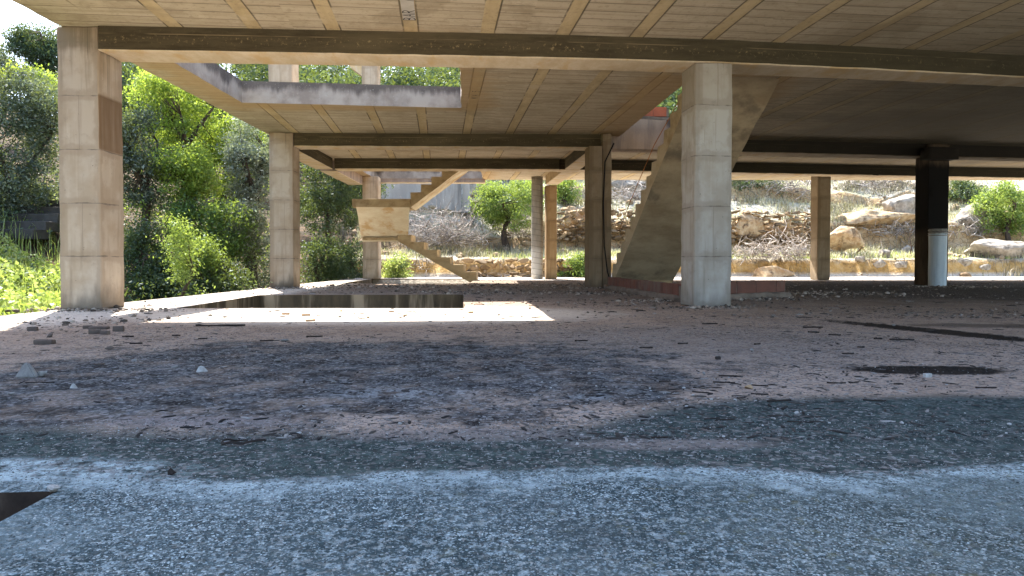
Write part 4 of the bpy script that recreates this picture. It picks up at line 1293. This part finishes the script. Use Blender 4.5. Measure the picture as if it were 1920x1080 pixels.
chunk('white stone sitting on the black burnt patch at the right', 1739, 707, 15, 8, 'white_stone', 60, 'brick', rz=.3)
chunk('dark brown stone alone on the pink dust, right of centre', 1347, 674, 15, 7, 'char', 61)
chunk('pinkish stone beside the charred sticks right of centre', 1403, 729, 20, 9, 'tan_brick', 62)
for i, (px, py, w, h, m) in enumerate(((1417, 753, 9, 6, 'white_stone'), (1378, 751, 12, 6, 'white_stone'), (1334, 750, 10, 7, 'white_stone'), (1285, 749, 9, 5, 'white_stone'), (1494, 775, 15, 8, 'white_stone'), (1450, 786, 18, 7, 'white_stone'), (1300, 742, 10, 6, 'white_stone'),
                                          (1207, 768, 10, 6, 'white_stone'), (1320, 703, 13, 9, 'rubble'), (1410, 657, 12, 5, 'white_stone'), (1083, 833, 16, 9, 'white_stone'), (1062, 826, 9, 5, 'white_stone'), (1105, 702, 12, 8, 'rubble'), (1675, 611, 11, 7, 'rubble'), (1838, 645, 11, 6, 'rubble'))):
    chunk('small pale stone scattered over the dusty floor on the right', px, py, w, h, m, 70 + i, 'rock', 'small pale stones on the right of the floor')
for i, (px, py, w, h) in enumerate(((100, 922, 26, 16), (322, 890, 18, 13))):
    chunk(('pale lump at the corner of the dark floor hole', 'dark lump on the white leached line')[i], px, py, w, h, ('white_stone', 'char')[i], 90 + i)


def stick(label, px, py, lpx, ang, thick, seed, group=None, mat='char', name='stick', cat='stick'):
    x, y = floor_pt(px, py); s = y / 1280; L = lpx * s; r = random.Random(seed)
    pts = []
    for k in range(6):
        t = k / 5 - .5
        pts.append((t * L * math.cos(ang) + r.uniform(-.03, .03) * L, t * L * math.sin(ang) + r.uniform(-.04, .04) * L, thick * s * .8 + r.uniform(0, .3) * thick * s))
    acc = Acc(); acc.tube(pts, [thick * s * r.uniform(.7, 1.1) for _ in pts], 6)
    if r.random() < .5:
        k = r.choice((2, 3)); p = Vector(pts[k]); a2 = ang + r.choice((-.7, .7))
        acc.tube([p, p + Vector((math.cos(a2), math.sin(a2), .08)) * L * .22], [thick * s * .6, thick * s * .3], 5)
    o = link(name, acc.mesh(name), None, (M[mat],)); o.location = (x, y, 0)
    return tag(o, label, cat, group)


stick('long dark plank strip along the front edge of the sun patch', 414, 612, 88, .1, 2.0, 1)
stick('longest charred stick at the edge of the damp belt, right of centre', 1460, 753, 50, .22, 2.2, 2)
stick('short dark curled strip lying on the tan dust, right foreground', 1237, 822, 32, .05, 2.2, 3)
stick('thin dark stick left of the wedge near the left edge', 75, 718, 50, .0, 1.2, 4)
for i, (px, py, L, a) in enumerate(((1370, 706, 42, -.2), (1357, 718, 40, -.15), (1247, 716, 24, .3), (1317, 737, 40, -.5), (1310, 727, 28, .5), (1424, 740, 32, -.2), (1425, 724, 30, -.4), (1390, 747, 18, .3), (1569, 719, 34, -.1), (1470, 727, 10, .3), (1600, 718, 22, .3),
                                     (1525, 624, 20, -.3), (1565, 629, 22, -.1), (1590, 664, 22, .1), (1646, 636, 14, -.2), (1614, 652, 12, -.3), (1690, 638, 44, -.1), (1735, 726, 12, 1.0), (1685, 721, 18, -.1), (1280, 645, 20, .2), (1420, 646, 16, .5), (1525, 615, 36, -.1), (1900, 634, 20, .2), (1360, 788, 40, .15),
                                     (1500, 792, 50, -.05), (1335, 786, 34, .3), (1640, 752, 40, -.3), (850, 812, 24, .9), (1330, 608, 30, .1), (1212, 653, 26, .0), (1720, 704, 10, .3), (500, 640, 24, .3), (255, 645, 22, .1), (240, 632, 20, .2), (590, 632, 30, .2), (330, 630, 16, .0), (380, 636, 16, .2), (1850, 728, 40, 0.0), (1090, 640, 24, .1))):
    stick('thin charred twig lying on the dusty floor', px, py, L, a, 1.5, 100 + i, 'charred twigs on the floor', name='twig', cat='twig')

# twisted wire, centre left
acc = Acc(); x, y = floor_pt(448, 834)
pts = [(.055 * math.cos(a) - .02, .022 * math.sin(a), .008 + .003 * math.sin(3 * a)) for a in np.linspace(.2, 6.1, 16)] + [(.06, .004, .008), (.09, -.004, .012), (.115, .010, .010)]
pts = [(p[0] * .62, p[1] * 1.0, p[2]) for p in pts]
acc.tube(pts, [.0020] * len(pts), 6); acc.tube([(q[0] * .95, q[1] * .8 + .003, q[2] + .002) for q in pts[3:]], [.0017] * (len(pts) - 3), 6)
o = link('wire', acc.mesh('wire'), None, (M['char'],)); o.location = (x, y, 0); tag(o, 'rusty twisted wire loop on the tan dust, left of centre', 'wire')

# loose gravel: uncountable
ico = bmesh.new(); bmesh.ops.create_icosphere(ico, subdivisions=1, radius=1)
iv = np.array([v.co[:] for v in ico.verts]); itri = np.array([[v.index for v in f.verts] for f in ico.faces]); ico.free()


def gravel(name, label, n, sampler, rmin, rmax, mats_c, el=(1, 1, 1), cat='gravel'):
    x, y = sampler(n); keep = np.ones(len(x), bool)
    for poly in (PIT0, PIT1, PIT2):
        xs = [p[0] for p in poly]; ys = [p[1] for p in poly]
        keep &= ~((x > min(xs) - .01) & (x < max(xs) + .01) & (y > min(ys) - .01) & (y < max(ys) + .01))
    x, y = x[keep], y[keep]; n = len(x)
    r = rmin * (rmax / rmin) ** (rng.random(n) ** 2.2)
    sc = np.stack([rng.uniform(.7, 1.3, n), rng.uniform(.7, 1.2, n), rng.uniform(.45, .8, n)], -1) * r[:, None] * np.array(el)
    v = iv[None] * (1 + rng.uniform(-.28, .28, (n, len(iv), 1))) * sc[:, None]
    a = rng.uniform(0, 6.28, n); c, s = np.cos(a)[:, None], np.sin(a)[:, None]
    vx = v[..., 0] * c - v[..., 1] * s + x[:, None]; vy = v[..., 0] * s + v[..., 1] * c + y[:, None]; vz = v[..., 2] + (sc[:, 2] * .35)[:, None]
    V = np.stack([vx, vy, vz], -1).reshape(-1, 3)
    tri = (itri[None] + (np.arange(n) * len(iv))[:, None, None]).reshape(-1, 3)
    return tag(link(name, mesh_np(name, V, tris=tri), None, (mats_c,)), label, cat, kind='stuff')


def mat_gravel(name, stops):
    g = G(name); r = g.node('ShaderNodeNewGeometry').outputs['Random Per Island']
    return g.done(g.ramp(r, stops))


def near_s(n):
    y = .95 + 1.2 * rng.random(n) ** 1.3; x = rng.uniform(-.85, .85, n) * (y + .15); return x, y


def mid_s(n):
    y = 1.9 + 4.5 * rng.random(n) ** 1.6; x = rng.uniform(-.8, .8, n) * y
    k = rng.random(n) < np.clip(.5 + nz2(x, y, 2.1) * 1.2, .04, 1); return x[k], y[k]


def far_s(n):
    y = 6.0 + 13 * rng.random(n) ** 1.3; x = rng.uniform(-.75, .78, n) * y
    k = ~((x < .6) & (y < 7.4) & (rng.random(n) < .85)) & (x > -4.6) & (rng.random(n) < np.clip(.5 + nz2(x, y, 1.3) * 1.2, .03, 1)); return x[k], y[k]


gravel('gravel', 'fine grey and white gravel over the near floor', 34000, near_s, .0009, .0028, mat_gravel('gravel_near', ((0, (.04, .046, .046)), (.45, (.11, .12, .115)), (.85, (.22, .23, .22)), (1, (.42, .44, .42)))))
gravel('gravel', 'dusty grit and ash lumps over the middle of the floor', 16000, mid_s, .0014, .0060, mat_gravel('gravel_mid', ((0, (.022, .021, .021)), (.5, (.085, .077, .07)), (.88, (.19, .17, .155)), (1, (.42, .41, .39)))))
gravel('gravel', 'brown grit and rubble crumbs over the far floor', 12000, far_s, .004, .020, mat_gravel('gravel_far', ((0, (.03, .026, .022)), (.5, (.13, .105, .085)), (1, (.34, .29, .25)))))

cx_, cy_ = rng.uniform(-7, 22, 420), rng.uniform(23.6, 34, 420)
kk = rng.random(420) < np.clip(.5 + nz2(cx_, cy_, .8) * 1.4, .06, 1); cx_, cy_ = cx_[kk], cy_[kk]
per = 90; rad_ = np.repeat(rng.uniform(.12, .5, len(cx_)), per)
px_ = np.repeat(cx_, per) + rng.normal(size=len(cx_) * per) * rad_; py_ = np.repeat(cy_, per) + rng.normal(size=len(cx_) * per) * rad_ * .6
v, t = blades(np.stack([px_, py_, terr(px_, py_) - .02], -1), .42, .014, 1.0)
M['scrub'] = mat_leaf('dead_scrub', ((0, (.05, .038, .028)), (.5, (.16, .125, .095)), (1, (.36, .31, .25))), .15)
tag(link('scrub', mesh_np('scrub', v, tris=t), None, (M['scrub'],)), 'dead grey-brown scrub tufts over the slope behind the building', 'scrub', kind='stuff')
HEAP = [(-4.45, 6.98, .25, 160), (-3.9, 6.95, .30, 130), (1.55, 12.65, .30, 500), (1.9, 8.6, .28, 300), (2.2, 7.4, .22, 240), (3.2, 9.1, .4, 420), (1.85, 10.5, .6, 500), (-4.3, 12.7, .3, 300), (8.5, 13.5, .45, 420), (-3.4, 5.8, .5, 130), (-.2, 11.0, 1.0, 700), (-2.4, 13.6, 1.2, 900), (.9, 14.5, 1.0, 600), (4.5, 10.5, 1.0, 600)]


def heap_s(n):
    return (np.concatenate([rng.normal(a, r, k) for a, b, r, k in HEAP]), np.concatenate([rng.normal(b, r * .55, k) for a, b, r, k in HEAP]))


gravel('rubble', 'crumbled mortar and rubble heaped at the feet of the columns', 0, heap_s, .006, .034, mat_gravel('heap_rubble', ((0, (.05, .042, .035)), (.5, (.19, .15, .12)), (1, (.42, .36, .30)))), cat='rubble')
MF = mat_gravel('char_flakes', ((0, (.016, .014, .013)), (.6, (.05, .042, .036)), (.9, (.13, .11, .095)), (1, (.30, .28, .26))))
gravel('litter', 'dark flakes of char and bark strewn over the middle of the floor', 9000, mid_s, .0022, .014, MF, (2.3, .55, .45), 'litter')
gravel('litter', 'dark flakes and splinters strewn over the far floor', 6500, far_s, .005, .030, MF, (2.3, .55, .40), 'litter')
rx_, ry_ = rng.uniform(-7, 22, 2600), rng.uniform(23.3, 34, 2600)
kk = rng.random(2600) < np.clip(.35 + nz2(rx_, ry_, 1.1) * 1.3, .03, 1); rx_, ry_ = rx_[kk], ry_[kk]; n = len(rx_)
r = .03 * (8.0) ** (rng.random(n) ** 2.0)
sc = np.stack([rng.uniform(.7, 1.4, n), rng.uniform(.7, 1.2, n), rng.uniform(.5, .9, n)], -1) * r[:, None]
v = iv[None] * (1 + rng.uniform(-.3, .3, (n, len(iv), 1))) * sc[:, None] + np.stack([rx_, ry_, terr(rx_, ry_) + sc[:, 2] * .2], -1)[:, None]
tag(link('rubble', mesh_np('rubble', v.reshape(-1, 3), tris=(itri[None] + (np.arange(n) * len(iv))[:, None, None]).reshape(-1, 3)), None, (M['wall_stone'],)), 'loose pale stones strewn over the sunlit terraces behind the building', 'rubble', kind='stuff')
# ------------------------------------------------------------------ light
SUN = Vector((-.33, .71, 1.0)).normalized()
w = bpy.data.worlds.new('World'); scene.world = w; w.use_nodes = True
nt = w.node_tree; bg = nt.nodes['Background']
sky = nt.nodes.new('ShaderNodeTexSky'); sky.sky_type = 'NISHITA'; sky.sun_disc = False
sky.sun_elevation = math.asin(SUN.z); sky.sun_rotation = math.atan2(SUN.x, SUN.y)
sky.air_density = 1.0; sky.dust_density = 1.5; sky.ozone_density = 1.2
nt.links.new(sky.outputs[0], bg.inputs[0]); bg.inputs[1].default_value = 0.15
sd = bpy.data.lights.new('sun', 'SUN'); sd.energy = 5.0; sd.angle = R(.5); sd.color = (1, .95, .87)
so = bpy.data.objects.new('sun', sd); COL.objects.link(so)
so.rotation_euler = (-SUN).to_track_quat('-Z', 'Y').to_euler()

scene.view_settings.view_transform = 'Standard'
scene.view_settings.look = 'None'
scene.view_settings.exposure = 2.15
scene.view_settings.gamma = 1.0
scene.cycles.max_bounces = 10
scene.cycles.diffuse_bounces = 7
scene.cycles.use_denoising = True
scene.cycles.sample_clamp_indirect = 8
